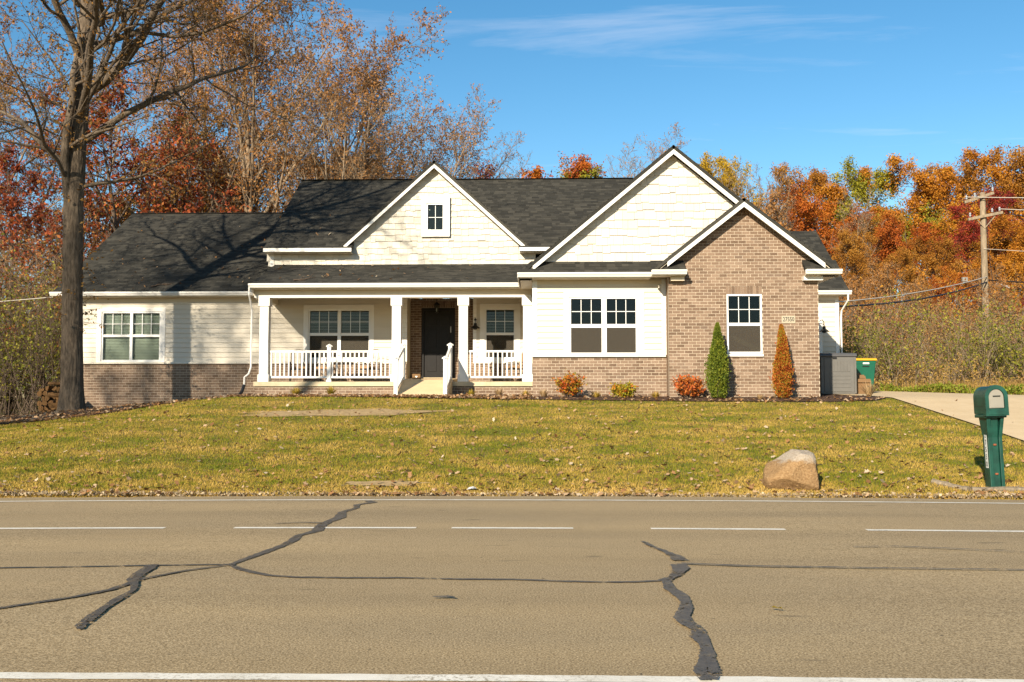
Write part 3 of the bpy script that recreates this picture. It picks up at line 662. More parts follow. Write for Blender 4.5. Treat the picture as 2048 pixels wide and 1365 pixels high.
# knee wall and attic gable in shakes
h3 = [(-S3, 1, AZ - .16 - S3 * AX), (S3, 1, AZ - .16 + S3 * AX)]
def knee():
    full = [(0, -1, -5.72)]
    shake_wall('knee_wall', full, -8.72, -.1, 5.73, 6.135, YC, .2)
knee()
shake_wall('attic_shake_gable', h3 + [(0, -1, -6.13)], -6.4, -.3, 6.135, 9.1, YC - .004, .20, stag=(-.024, -.01, 0, .018), holes=[(-3.80, -2.86, 6.67, 7.97)])
at = window([(-3.58, -3.09)], 6.90, 7.72, (0, 0), YC - .10, trim=(-3.80, -2.86, 6.67, 7.97), cols=2, rows=2, two=False, label='small four pane attic window'); MB().box(-3.63, -3.04, YC - .035, YC - .030, 6.86, 7.76).build('backing', M['dark_room'], at)  # near-black backing panel paints the attic's darkness close behind the panes
H(MB().box(-8.75, -8.62, YC - .03, YC + .03, 5.72, 6.13), 'corner_board', 'white')
# main block side wall above left wing roof, closed box behind
H(MB().extrude([(-8.7, 32.2, 1), (-8.7, 41.2, 1), (-8.7, 41.2, 6.2), (-8.7, 36.65, 9.2), (-8.7, 32.2, 6.2)], (.1, 0, 0)), 'end_wall', 'cream_trim')
H(MB().box(-15, 9.5, 42.9, 43, .5, 4.8), 'back_wall', 'cream_trim')
H(MB().extrude([(4.9, 32.2, 1), (4.9, 41.2, 1), (4.9, 41.2, 6.2), (4.9, 36.65, 9.2), (4.9, 32.2, 6.2)], (.1, 0, 0)), 'end_wall', 'cream_trim')
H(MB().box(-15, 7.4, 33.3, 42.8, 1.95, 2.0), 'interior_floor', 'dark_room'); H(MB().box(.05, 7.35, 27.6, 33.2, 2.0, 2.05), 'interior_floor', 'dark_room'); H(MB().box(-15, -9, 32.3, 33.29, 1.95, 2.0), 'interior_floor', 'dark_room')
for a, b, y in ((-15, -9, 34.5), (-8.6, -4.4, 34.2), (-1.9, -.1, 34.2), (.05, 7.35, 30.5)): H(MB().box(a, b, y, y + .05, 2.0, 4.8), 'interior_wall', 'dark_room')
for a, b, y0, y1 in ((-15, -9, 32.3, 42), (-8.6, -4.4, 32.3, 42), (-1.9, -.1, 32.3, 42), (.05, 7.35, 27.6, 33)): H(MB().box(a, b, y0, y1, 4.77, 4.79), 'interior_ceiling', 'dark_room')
LS = .604; Vl = math.hypot(6.16, 6.16 * LS)
roof('wing_roof', (-15.72, 31.7, EZ + .03), (1, 0, 0), (0, 1, LS), 6.95, Vl); roof('wing_roof_back', (-15.72, 44.02, EZ + .03), (1, 0, 0), (0, -1, LS), 6.95, Vl, shingles=False)
H(MB().px([(37.76, 8.585), (37.86, 8.62), (37.96, 8.585), (37.86, 8.57)], -15.74, -8.8), 'ridge_cap', 'shingle')
gutter(-15.76, -9.0, 31.68, EZ + .035); H(MB().box(-15.7, -8.95, 31.68, 31.705, EZ - .12, EZ + .01), 'fascia', 'white'); H(MB().box(-15.7, -8.95, 31.706, YC, EZ - .135, EZ - .115), 'soffit', 'cream_trim')
H(MB().extrude([(-15.71, 31.7, EZ - .11), (-15.71, 37.86, EZ - .11 + 6.16 * LS), (-15.71, 37.86, EZ + 6.16 * LS), (-15.71, 31.7, EZ)], (.03, 0, 0)), 'rake_board', 'white')
H(MB().extrude([(-15.19, 32.3, .3), (-15.19, 43, .3), (-15.19, 43, 4.7), (-15.19, 37.86, 8.3), (-15.19, 32.3, 4.7)], (.1, 0, 0)), 'end_wall', 'cream_trim')
GS = .69; Vg = math.hypot(3.6, 3.6 * GS)
roof('garage_roof', (4.95, 31.4, EZ - .02), (1, 0, 0), (0, 1, GS), 4.83, Vg); roof('garage_roof_back', (4.95, 38.6, EZ - .02), (1, 0, 0), (0, -1, GS), 4.83, Vg, shingles=False)
gutter(7.6, 9.82, 31.38, EZ - .02); H(MB().box(7.6, 9.78, 31.38, 31.405, EZ - .16, EZ - .03), 'fascia', 'white'); H(MB().box(7.6, 9.78, 31.406, 31.8, EZ - .18, EZ - .16), 'soffit', 'cream_trim')
siding('garage_siding_wall', 7.52, 9.55, 1.5, 4.62, 31.8); H(MB().box(9.44, 9.56, 31.77, 31.83, 1.5, 4.7), 'corner_board', 'white'); H(MB().box(7.5, 9.55, 31.776, 31.9, 4.56, 4.76), 'frieze_board', 'white')
H(MB().box(8.6, 9.02, 31.768, 31.85, 1.5, 4.40), 'garage_door_trim', 'white')
H(MB().extrude([(9.45, 31.96, 1), (9.45, 38, 1), (9.45, 38, 4.6), (9.45, 35, 6.9), (9.45, 31.96, 4.6)], (.1, 0, 0)), 'end_wall', 'cream_trim')
# downspouts
def spout(path, nm='downspout', mat='white', r=.029): return H(MB().tube(path, r, 8), nm, mat)
spout([(-8.60, YP - .50, 4.72), (-8.60, YP - .50, 4.50), (-8.60, YP - .30, 4.25), (-8.60, YP - .20, 4.10), (-8.60, YP - .20, 2.35), (-8.66, YP - .22, 2.15), (-8.76, YP - .30, 2.05), (-8.76, YP - .32, 1.80)])
spout([(-8.76, YP - .32, 1.82), (-8.80, YP - .40, 1.62), (-8.88, YP - .62, 1.40)], 'drain_pipe', 'black', .05)
spout([(9.72, 31.32, 4.72), (9.72, 31.34, 4.5), (9.62, 31.7, 4.2), (9.61, 31.74, 4.0), (9.61, 31.74, 1.6)])
# lamps on the house
def lantern(x, y, z):
    t = H(MB().tube([(x, y, z + .30), (x, y, z + .18)], .012, 8).lathe((x, y, z), [(.11, .10), (.085, .13), (.05, .165), (.02, .19)], 12).lathe((x, y, z), [(.06, -.16), (.06, -.14), (.02, -.18)], 12), 'porch_lantern', 'black')
    MB().lathe((x, y, z), [(.05, -.14), (.075, .10)], 12).build('lantern_glass', M['glass'], t)
    for a in range(4):
        an = a * math.pi / 2 + .4; MB().tube([(x + .052 * math.cos(an), y + .052 * math.sin(an), z - .14), (x + .08 * math.cos(an), y + .08 * math.sin(an), z + .10)], .008, 5).build('lantern_bar', M['black'], t)
    MB().lathe((x, y, z), [(.018, -.12), (.028, -.05), (.012, .0)], 8).build('bulb', M['vinyl'], t)
lantern(-3.35, YD - .22, 4.42)
def barn_lamp(x, y, z, arm=True):
    t = H(MB().lathe((x, y, z), [(.155, 0), (.15, .012), (.075, .07), (.05, .09), (.05, .16), (.02, .17)], 18), 'wall_lamp', 'black')
    if arm: MB().tube([(x, y, z + .16), (x, y + .02, z + .30), (x - .03, y + .10, z + .38), (x - .1, y + .28, z + .33), (x - .12, y + .36, z + .2)], .014, 7).build('lamp_arm', M['black'], t)
    else:
        MB().tube([(x, y, z + .16), (x, y, z + .34)], .014, 7).build('lamp_arm', M['black'], t); MB().box(x - .04, x + .04, y, y + .1, z + .26, z + .30).build('lamp_arm', M['black'], t)
    MB().lathe((x, y, z), [(.04, -.045), (.065, -.03), (.065, 0)], 12).build('bulb_guard', M['black'], t)
barn_lamp(-2.02, YC - .2, 3.68, False); barn_lamp(8.98, 31.42, 3.52)

# ------------------------------------------------------------------ trees
def norm(a): return a / np.maximum(np.linalg.norm(a, axis=-1, keepdims=True), 1e-9)
def grow(S, D, L, R0, nseg, gnarl, trop, taper=.25):
    n = len(S); P = np.zeros((n, nseg + 1, 3)); P[:, 0] = S; D = norm(D)
    for i in range(nseg):
        D = norm(D + rng.normal(0, gnarl, (n, 3)) + np.array([0, 0, trop])); P[:, i + 1] = P[:, i] + D * (L / nseg)[:, None]
    t = np.linspace(0, 1, nseg + 1); return P, R0[:, None] * (1 - (1 - taper) * t[None] ** 1.1)
def spawn(P, Rr, L, m, t0, t1, ang, lf, rf, shape=.55, jit=.35, flat=0.0):
    n, k, _ = P.shape; t = t0 + (t1 - t0) * (np.arange(m)[None] + rng.random((n, m))) / m
    x = t * (k - 1); i = np.minimum(x.astype(int), k - 2); fr = (x - i)[..., None]; ii = np.arange(n)[:, None]
    S = P[ii, i] * (1 - fr) + P[ii, i + 1] * fr; T = norm(P[ii, i + 1] - P[ii, i]); rr = Rr[ii, i] * (1 - fr[..., 0]) + Rr[ii, i + 1] * fr[..., 0]
    az = rng.random((n, 1)) * 6.28 + np.arange(m)[None] * 2.4 + rng.normal(0, .4, (n, m)); ref = np.where(np.abs(T[..., 2:]) > .9, np.array([1., 0, 0]), np.array([0, 0, 1.]))
    a = norm(np.cross(T, ref)); b = np.cross(T, a); q = a * np.cos(az)[..., None] + b * np.sin(az)[..., None]
    an = R(ang) * (1 + rng.normal(0, .18, (n, m))); D = T * np.cos(an)[..., None] + q * np.sin(an)[..., None]; D[..., 2] *= (1 - flat)
    LL = L[:, None] * lf * (1 - shape * (t - t0) / max(t1 - t0, 1e-6)) * (1 + rng.uniform(-jit, jit, (n, m)))
    return S.reshape(-1, 3), D.reshape(-1, 3), LL.ravel(), np.minimum(rr * rf, rr * .9).ravel()
def tubes(P, Rr, sides):
    n, k, _ = P.shape; T = np.zeros_like(P); T[:, 1:-1] = P[:, 2:] - P[:, :-2]; T[:, 0] = P[:, 1] - P[:, 0]; T[:, -1] = P[:, -1] - P[:, -2]; T = norm(T)
    mean = norm(P[:, -1] - P[:, 0]); ref = np.where(np.abs(mean[:, 2:]) > .8, np.array([1., 0, 0]), np.array([0, 0, 1.]))[:, None]
    a = norm(np.cross(T, np.broadcast_to(ref, T.shape))); b = np.cross(T, a); an = np.arange(sides) * 2 * np.pi / sides
    V = P[:, :, None] + (a[:, :, None] * np.cos(an)[:, None] + b[:, :, None] * np.sin(an)[:, None]) * Rr[:, :, None, None]
    base = (np.arange(n) * k * sides)[:, None, None] + (np.arange(k - 1) * sides)[None, :, None]; j = np.arange(sides); j2 = (j + 1) % sides
    Q = np.stack([base + j, base + j2, base + sides + j2, base + sides + j], -1).reshape(-1, 4); return V.reshape(-1, 3), Q
def join(parts):
    V, Q, o = [], [], 0
    for v, q in parts: V.append(v); Q.append(q + o); o += len(v)
    return np.concatenate(V), np.concatenate(Q)
def leaves(C, size, var=.35, droop=.3, wd=.55):
    n = len(C); A = rng.normal(0, 1, (n, 3)); A[:, 2] -= droop; A = norm(A); B = norm(np.cross(A, rng.normal(0, 1, (n, 3))))
    s = size * (1 + rng.uniform(-var, var, n))[:, None]; Nn = np.cross(A, B)
    V = np.stack([C, C + A * s * .5 + B * s * wd * .5 + Nn * s * .12, C + A * s, C + A * s * .5 - B * s * wd * .5 + Nn * s * .12], 1)
    return V.reshape(-1, 3), np.arange(4 * n).reshape(n, 4)
def on_twigs(P, per, tmin=.15, spread=.05):
    n, k, _ = P.shape; t = tmin + (1 - tmin) * rng.random((n, per)); x = t * (k - 1); i = np.minimum(x.astype(int), k - 2); fr = (x - i)[..., None]; ii = np.arange(n)[:, None]
    C = P[ii, i] * (1 - fr) + P[ii, i + 1] * fr; return (C + rng.normal(0, spread, C.shape)).reshape(-1, 3)
def leafmat(name, stops, scale=.35, trans=.35, cl=.5):
    m = Mat(name, .65, .2); v = m.rnd(); f = m.noise(scale, 3)
    c = m.ramp(m.math('ADD', m.math('MULTIPLY', v, 1 - cl), m.math('MULTIPLY', m.ramp(f, m.g(.3, .7)), cl)), stops); m.base(c)
    o = m.t.nodes['Material Output']; tl = m.n('ShaderNodeBsdfTranslucent'); m.l(c, tl.inputs[0]); ms = m.n('ShaderNodeMixShader'); ms.inputs[0].default_value = trans
    m.l(m.b.outputs[0], ms.inputs[1]); m.l(tl.outputs[0], ms.inputs[2]); m.l(ms.outputs[0], o.inputs[0]); return m.m
def bark(name, a, b, scale=14):
    m = Mat(name, .95, .1); f = m.noise(scale, 5, .65, m.pos((1, 1, .22))); f2 = m.noise(1.3, 3)
    m.base(m.mix(.3, m.ramp(f, [(.35, a), (.65, b)]), m.ramp(f2, [(.3, a), (.7, b)]))).bump(f, .8, .02); return m.m
M['bark_oak'] = bark('oak_bark', (.042, .032, .023), (.17, .13, .092), 22)
M['bark_tan'] = bark('tan_bark', (.12, .085, .052), (.30, .22, .145)); M['bark_dark'] = bark('dark_bark', (.05, .036, .026), (.15, .11, .08)); M['bark_grey'] = bark('grey_twig_bark', (.13, .095, .06), (.30, .225, .15))
LM = {'brown': leafmat('brown_oak_leaves', [(0, (.17, .075, .025)), (.35, (.31, .14, .04)), (.65, (.42, .195, .055)), (.88, (.48, .27, .10)), (1, (.50, .33, .17))]),
      'red': leafmat('red_maple_leaves', [(0, (.11, .026, .015)), (.3, (.21, .045, .02)), (.55, (.33, .07, .02)), (.8, (.40, .15, .03)), (1, (.36, .22, .07))]),
      'orange': leafmat('orange_leaves', [(0, (.22, .075, .012)), (.3, (.38, .14, .014)), (.6, (.50, .21, .02)), (.85, (.52, .27, .03)), (1, (.40, .30, .05))]),
      'rust': leafmat('rust_leaves', [(0, (.17, .065, .015)), (.3, (.30, .12, .018)), (.6, (.40, .18, .025)), (.85, (.45, .24, .045)), (1, (.36, .24, .06))]),
      'redorange': leafmat('red_orange_leaves', [(0, (.20, .04, .012)), (.4, (.38, .09, .014)), (.75, (.48, .16, .018)), (1, (.44, .23, .03))]),
      'gold': leafmat('gold_leaves', [(0, (.20, .13, .012)), (.4, (.38, .24, .018)), (.75, (.46, .30, .025)), (1, (.28, .27, .04))]),
      'yellowgreen': leafmat('yellow_green_leaves', [(0, (.10, .11, .012)), (.35, (.20, .20, .02)), (.7, (.36, .31, .025)), (1, (.44, .34, .05))]),
      'crimson': leafmat('crimson_leaves', [(0, (.09, .012, .014)), (.4, (.20, .024, .018)), (.75, (.34, .045, .022)), (1, (.42, .12, .03))]),
      'green': leafmat('thicket_leaves', [(0, (.055, .07, .012)), (.3, (.12, .14, .018)), (.55, (.26, .25, .025)), (.75, (.34, .28, .04)), (1, (.36, .24, .10))], .5),
      'tanweed': leafmat('dry_brush_leaves', [(0, (.15, .085, .026)), (.35, (.30, .18, .055)), (.6, (.42, .26, .085)), (.8, (.37, .26, .04)), (1, (.53, .31, .11))], .45),
      'pink2': leafmat('tan_oak_leaves', [(0, (.24, .115, .04)), (.5, (.40, .205, .075)), (1, (.50, .30, .13))]),
      'pink': leafmat('pale_oak_leaves', [(0, (.25, .12, .06)), (.5, (.40, .22, .12)), (1, (.50, .33, .20))])}
def tree_proto(seed, Ht, leaf, nleaf, lsize, barkm, limbs=12, ang=45, trunk=.25, wide=.42, up=.05, r0=.2, sub=(7, 6), twig=4, gn=.13, shape=.6, bare=False, lean=(0, 0), spread=.06, forks=1):
    """returns (wood mesh, leaf mesh) around the origin"""
    global rng
    rng = np.random.default_rng(seed)
    S = np.zeros((forks, 3)); D = np.array([[lean[0], lean[1], 1.]]) + (rng.normal(0, .16, (forks, 3)) if forks > 1 else 0); D[:, 2] = 1
    L0 = np.full(forks, Ht * .93) * (1 - .12 * rng.random(forks)); P0, R0 = grow(S, D, L0, np.full(forks, r0 / math.sqrt(forks)), 12, .045, .02, .12)
    s, d, l, r = spawn(P0, R0, np.full(forks, Ht), max(3, limbs // forks), trunk, .98, ang, wide, .55, shape, .25); P1, R1 = grow(s, d, l, r, 7, gn, up)
    s, d, l2, r = spawn(P1, R1, l, sub[0], .18, .99, 42, .48, .55, .5); P2, R2 = grow(s, d, l2, np.maximum(r, .017), 5, gn * 1.2, up * .9)
    s, d, l3, r = spawn(P2, R2, l2, sub[1], .15, .99, 42, .52, .55, .4); P3, R3 = grow(s, d, l3, np.maximum(r, .011), 3, gn * 1.3, up * .6)
    parts = [tubes(P0, R0, 9), tubes(P1, R1, 6), tubes(P2, R2, 4), tubes(P3, R3, 3)]
    s, d, l4, r = spawn(P3, R3, l3, twig, .1, 1, 42, .6, .6, .3); P4, R4 = grow(s, d, l4, np.full(len(s), .0075), 2, .15, .02); 
    if bare: parts.append(tubes(P4, R4, 3))
    wood = np_mesh('trunk', *join(parts), barkm, True)
    if not nleaf: return wood, None
    C = on_twigs(P4, nleaf, .1, spread) if nleaf >= 1 else on_twigs(P4[rng.random(len(P4)) < nleaf], 1, .3, spread)
    return wood, np_mesh('crown', *leaves(C, lsize), leaf)
PROTO = {
 'tall': tree_proto(21, 20, LM['brown'], 5, .12, M['bark_tan'], 17, 30, .16, .42, .07, .27, (8, 7), 4, .10, .45, True, spread=.03),
 'tall2': tree_proto(22, 20, LM['brown'], 4, .12, M['bark_tan'], 18, 27, .13, .45, .08, .25, (8, 7), 4, .10, .5, True, spread=.03, forks=2),
 'pale': tree_proto(23, 18, LM['pink2'], 2, .115, M['bark_grey'], 18, 30, .12, .40, .07, .22, (8, 7), 4, .10, .5, True, spread=.03, forks=3),
 'red': tree_proto(24, 14, LM['red'], 3, .18, M['bark_dark'], 14, 48, .18, .42, .03, .22, (7, 6), 4, .14, .5, True),
 'round': tree_proto(25, 13, LM['orange'], 13, .15, M['bark_dark'], 14, 52, .22, .42, .03, .2, (7, 6), 4, .13, .55, spread=.16),
 'round2': tree_proto(26, 14, LM['rust'], 12, .15, M['bark_dark'], 15, 45, .25, .40, .05, .2, (7, 6), 4, .13, .5, spread=.16),
 'gold': tree_proto(27, 13, LM['yellowgreen'], 10, .15, M['bark_tan'], 14, 48, .2, .40, .04, .2, (7, 6), 4, .13, .55, spread=.15),
 'bare': tree_proto(28, 13, LM['pink'], .16, .12, M['bark_grey'], 16, 28, .15, .38, .08, .12, (7, 6), 4, .11, .5, True, spread=.03),
 'redo': tree_proto(29, 11, LM['redorange'], 11, .14, M['bark_dark'], 14, 55, .2, .46, .01, .17, (7, 6), 4, .14, .5, spread=.13),
 'crim': tree_proto(30, 12, LM['crimson'], 8, .14, M['bark_dark'], 14, 52, .2, .44, .02, .17, (7, 6), 4, .14, .5, spread=.12),
 'goldo': tree_proto(31, 12, LM['gold'], 10, .15, M['bark_dark'], 14, 46, .22, .40, .04, .19, (7, 6), 4, .13, .5, spread=.15),
 'scrub': tree_proto(32, 7, LM['brown'], 2, .13, M['bark_grey'], 18, 34, .06, .50, .06, .09, (7, 6), 3, .13, .5, True, spread=.05, forks=4),
}
def tree(kind, px, d, top, label, name='tree', group=None, rz=None, w=1.0):
    """px: bearing in the photograph, d: distance, top: image height of the crown top -> real position and height"""
    a = math.atan((px - 1024) / 1991) - R(1.5); X = d / math.cos(R(1.5)) * math.tan(a); Y = d
    zt = EYE + (802 - top) * d / 1991; z0 = gz(X, Y) - .1
    wood, lv = PROTO[kind]; zmax = PROTO_H[kind]
    s = (zt - z0) / zmax
    t = empty(name, (X, Y, z0)); t.rotation_euler = (0, 0, random.uniform(0, 6.28) if rz is None else rz); t.scale = (s * w, s * w, s)
    tag(t, label, 'tree', group)
    link('trunk', wood, None, t)
    if lv: link('crown', lv, None, t)
    return t
PROTO_H = {}
for k_, (wd_, lv_) in PROTO.items():
    co = np.empty(len(wd_.vertices) * 3, np.float32); wd_.vertices.foreach_get('co', co); PROTO_H[k_] = float(np.percentile(co.reshape(-1, 3)[:, 2], 99.9))
LB = 'trees behind the left wing'
for a in [('tall', 470, 49, -200, 'tall brown oak behind the wing ridge, nearest the big trunk'), ('tall2', 585, 50, -110, 'tall forked brown oak above the wing and main roof junction'),
          ('tall', 690, 52, 10, 'brown oak whose crown top stands left of the attic gable'), ('pale', 770, 53, 125, 'pale twiggy tree above the left half of the main roof ridge'),
          ('tall2', 840, 55, 185, 'brown sparse tree directly behind the attic gable peak'), ('pale', 910, 56, 245, 'pale twiggy tree sloping down right of the attic gable'), ('bare', 965, 57, 300, 'low grey twig tree right of the attic gable'),
          ('tall', 375, 54, -70, 'brown oak behind the red maple left of the house'), ('pale', 640, 47, 120, 'pale many stemmed tree touching the left end of the main ridge'),
          ('red', 255, 43, 130, 'dark red maple between the big trunk and the wing roof'), ('red', 350, 46, 200, 'sparse red maple over the wing ridge'), ('red', 25, 40, 270, 'red maple at the far left edge of the photo'),
          ('red', 150, 42, 330, 'low red tree right behind the big trunk'), ('tall2', 110, 47, 10, 'brown forked oak half hidden behind the big trunk'), ('tall', -30, 44, -40, 'brown oak cut by the left edge of the photo'),
          ('goldo', 285, 52, 395, 'small golden tree showing just above the wing ridge'), ('round2', 420, 55, 300, 'orange understorey tree behind the wing ridge'), ('round', 530, 56, 320, 'orange understorey tree left of the main roof'), ('round2', 690, 60, 290, 'orange understorey tree behind the main ridge')]:
    tree(*a, name='tree', group=LB)
RB = 'trees behind the main roof ridge'
for a in [('crim', 940, 62, 345, 'small bright red tree top peeking over the main ridge'), ('bare', 1017, 64, 305, 'thin bare tree standing alone over the main ridge'), ('redo', 1090, 62, 312, 'round rust red tree over the right half of the main ridge'),
          ('gold', 1172, 62, 322, 'yellow green tree top beside the big gable'), ('bare', 1250, 60, 285, 'sparse leaved tree left of the big gable peak'), ('pale', 1345, 62, 262, 'sparse pale tree behind the big gable peak'), ('goldo', 1432, 60, 318, 'golden tree right of the big gable peak')]:
    tree(*a, group=RB, w=.6 if a[0] == 'goldo' else 1)
HB = 'trees on the right hillside'
for a in [('bare', 1470, 58, 320, 'bare grey tree above the brick gable peak'), ('scrub', 1530, 55, 372, 'brown twiggy scrub tree over the brick gable right slope'), ('bare', 1555, 62, 325, 'bare slender tree right of the golden tree'),
          ('round2', 1580, 68, 345, 'orange hillside tree above the garage roof'), ('redo', 1650, 63, 372, 'orange red tree right of the garage roof'), ('round', 1690, 72, 340, 'orange tree left of the yellow green hillside tree'),
          ('gold', 1765, 72, 330, 'yellow green tree on the hillside skyline'), ('round', 1850, 70, 318, 'broad golden orange tree on the skyline left of the pole'), ('round2', 1930, 73, 335, 'brownish orange tree behind the top of the pole'),
          ('round', 2015, 66, 302, 'tall orange tree on the skyline right of the pole'), ('round2', 2085, 64, 285, 'orange tree cut by the right edge of the photo'), ('redo', 1825, 57, 425, 'bright orange red tree in front of the hillside wood'),
          ('crim', 1950, 60, 385, 'crimson tree behind the utility pole'), ('redo', 1905, 52, 535, 'small red tree left of the pole foot'), ('bare', 1713, 58, 375, 'bare grey trunk in front of the orange hillside trees'),
          ('round2', 1735, 62, 430, 'dull rust tree in the middle of the hillside'), ('scrub', 1600, 52, 470, 'brown scrub tree right behind the garage roof'), ('round', 2040, 56, 440, 'orange tree right of the pole at the photo edge'),
          ('scrub', 1660, 49, 520, 'brown scrub tree right of the garage eave'), ('scrub', 1755, 50, 520, 'brown scrub bush tree left of the bright red tree'), ('scrub', 1990, 50, 530, 'brown scrub tree beside the pole'), ('crim', 2040, 50, 600, 'low dark red bush tree by the right photo edge'),
          ('scrub', 1850, 47, 560, 'pale scrub tree below the bright red tree'), ('scrub', 1725, 43, 555, 'twiggy brown scrub right of the deck box, above the brush'), ('scrub', 1790, 42, 590, 'twiggy scrub over the brush left of the pole'), ('round2', 1700, 56, 470, 'rust tree filling the slope right of the garage roof'),
          ('scrub', 1905, 42, 600, 'low twiggy scrub over the brush just left of the pole'), ('scrub', 2020, 43, 560, 'twiggy scrub over the brush right of the pole'), ('round2', 1795, 53, 505, 'low rust tree behind the service wires, midway to the pole'), ('round2', 1880, 55, 480, 'rust tree on the slope left of the pole'), ('round2', 2000, 58, 470, 'rust tree on the slope right of the pole')]:
    tree(*a, group=HB)
# far wood closing the gaps on the hillside: one mass
def far_wood():
    global rng
    rng = np.random.default_rng(5); V = []; n = 0
    C = []
    for i in range(34):
        px = -250 + i * 74 + random.uniform(-15, 15); right = px > 1150; d = random.uniform(84, 96); a = math.atan((px - 1024) / 1991) - R(1.5); X = d * math.tan(a)
        top = 352 + random.uniform(-8, 25) if px > 1440 else random.uniform(400, 440); zt = EYE + (802 - top) * d / 1991; z0 = gz(X, d)
        m_ = 2200; u = rng.normal(0, 1, (m_, 3)); u = norm(u) * (rng.random((m_, 1)) ** .45); 
        for j in range(7):
            cc = np.array([X + rng.uniform(-3, 3), d + rng.uniform(-2, 2), z0 + (zt - z0) * rng.uniform(.04, .86)]); rr = rng.uniform(1.4, 2.6); k = m_ // 7
            C.append(cc + u[j * k:(j + 1) * k] * np.array([rr * 1.2, rr, rr * .85]))
    return np_mesh('far_wood', *leaves(np.concatenate(C), .30, .4), leafmat('far_wood_leaves', [(0, (.12, .07, .02)), (.35, (.27, .12, .025)), (.65, (.38, .18, .03)), (.85, (.30, .22, .04)), (1, (.36, .10, .03))], .09, cl=.65))
fw = link('far_wood', far_wood()); tag(fw, kind='stuff')
# thickets: stems, twigs and small leaves
def thicket(name, n, xf, hmin, hmax, leafm, per, ls, barkm, seed, lean=.25, twigs=5, patchy=0, rise=None):
    global rng
    rng = np.random.default_rng(seed); X, Y = xf(n); S = np.stack([X, Y, g(X, Y) - .05], 1); D = rng.normal(0, lean, (n, 3)); D[:, 2] = 1
    L = rng.uniform(hmin, hmax, n) * (1 - patchy * (.5 + .5 * np.sin(X * 1.3 + 1.7 * np.sin(Y * .9)) * np.sin(X * .47 + Y * .6))) * (1 if rise is None else np.clip(.30 + .75 * (Y - rise[0]) / (rise[1] - rise[0]), .3, 1.05)); P, Rr = grow(S, D, L, np.full(n, .014), 5, .12, .03); s, d, l, r = spawn(P, Rr, L, twigs, .2, 1, 38, .42, .6, .4); P1, R1 = grow(s, d, l, np.full(len(s), .007), 2, .16, .03)
    s, d, l, r = spawn(P1, R1, l, 3, .2, 1, 40, .5, .6, .4); P2, R2 = grow(s, d, l, np.full(len(s), .005), 1, .18, .02)
    wd = link(name, np_mesh(name, *join([tubes(P, Rr, 3), tubes(P1, R1, 3), tubes(P2, R2, 3)]), barkm)); tag(wd, kind='stuff')
    C = on_twigs(P2, per, .1, .05) if per >= 1 else on_twigs(P2[rng.random(len(P2)) < per], 1, .1, .05)
    lv = link('leaf_mass', np_mesh('leaf_mass', *leaves(C, ls), leafm), None, wd); lv['kind'] = 'stuff'; return wd
thicket('right_thicket', 1300, lambda n: (rng.uniform(11, 32, n), rng.uniform(33.6, 49, n)), 1.0, 4.0, LM['tanweed'], 4, .078, M['bark_tan'], 41, patchy=.45, rise=(33.6, 46))
thicket('hill_brush', 560, lambda n: (rng.uniform(11, 34, n), rng.uniform(48, 62, n)), 2.5, 5.5, LM['orange'], 3, .13, M['bark_grey'], 45, patchy=.4)
thicket('green_thicket', 190, lambda n: (np.where(rng.random(n) < .7, rng.normal(17.2, 1.6, n), rng.normal(12.0, .7, n)), rng.uniform(34.6, 38, n)), 1.3, 3.2, LM['green'], 4, .095, M['bark_grey'], 42)
thicket('left_thicket', 520, lambda n: (rng.uniform(-24, -16.0, n), rng.uniform(32.5, 40, n)), 2.0, 5.6, LM['green'], 3, .10, M['bark_dark'], 43)
thicket('left_brush', 420, lambda n: (rng.uniform(-27, -16.4, n), rng.uniform(36, 44, n)), 3.5, 7.5, LM['brown'], 2, .12, M['bark_grey'], 44)
def tufts(name, X, Y, hmin, hmax, wd, mat, lean=.35, zoff=0, kind='stuff', seed=1):
    r_ = np.random.default_rng(seed); n = len(X); Z = g(X, Y) + zoff; h = r_.uniform(hmin, hmax, n); a = r_.uniform(0, 6.28, n); lx_ = r_.normal(0, lean, n) * h; ly_ = r_.normal(0, lean, n) * h
    w2 = wd / 2; B = np.stack([X, Y, Z], 1); dx = np.stack([np.cos(a) * w2, np.sin(a) * w2, 0 * a], 1)
    V = np.stack([B - dx, B + dx, B + np.stack([lx_, ly_, h], 1)], 1); o = link(name, np_mesh(name, V.reshape(-1, 3), np.arange(3 * n).reshape(n, 3), mat)); 
    if kind: o['kind'] = kind
    return o
# verge of weeds beyond the driveway
r_ = np.random.default_rng(61); n = 26000; tX = r_.uniform(11.5, 24, n); tY = r_.uniform(28.0, 36.5, n)
ok = tY > np.interp(tX, [11.5, 12.6, 14.1, 17, 24], [34.1, 31.1, 28.0, 26, 25]); tX, tY = tX[ok], tY[ok]
tufts('dry_weeds', tX[::2], tY[::2], .12, .55, .012, LM['tanweed'], .25, seed=3)
wm = leafmat('green_weeds', [(0, (.09, .13, .012)), (.5, (.19, .23, .02)), (1, (.30, .30, .05))], 1.0)
ok = (tY < np.interp(tX, [11.5, 12.6, 14.1, 17, 24], [35.2, 33.0, 30.2, 28.6, 27.5])); 
wX_, wY_ = np.repeat(tX[ok], 3), np.repeat(tY[ok], 3); hgt = .34 * (.55 + .45 * np.sin(wX_ * 2.1) * np.sin(wX_ * .83 + wY_ * 1.9)); rng = np.random.default_rng(66)
gw = link('green_weeds', np_mesh('green_weeds', *leaves(np.stack([wX_ + rng.normal(0, .05, len(wX_)), wY_ + rng.normal(0, .05, len(wX_)), g(wX_, wY_) + hgt * rng.random(len(wX_))], 1), .085), wm)); gw['kind'] = 'stuff'

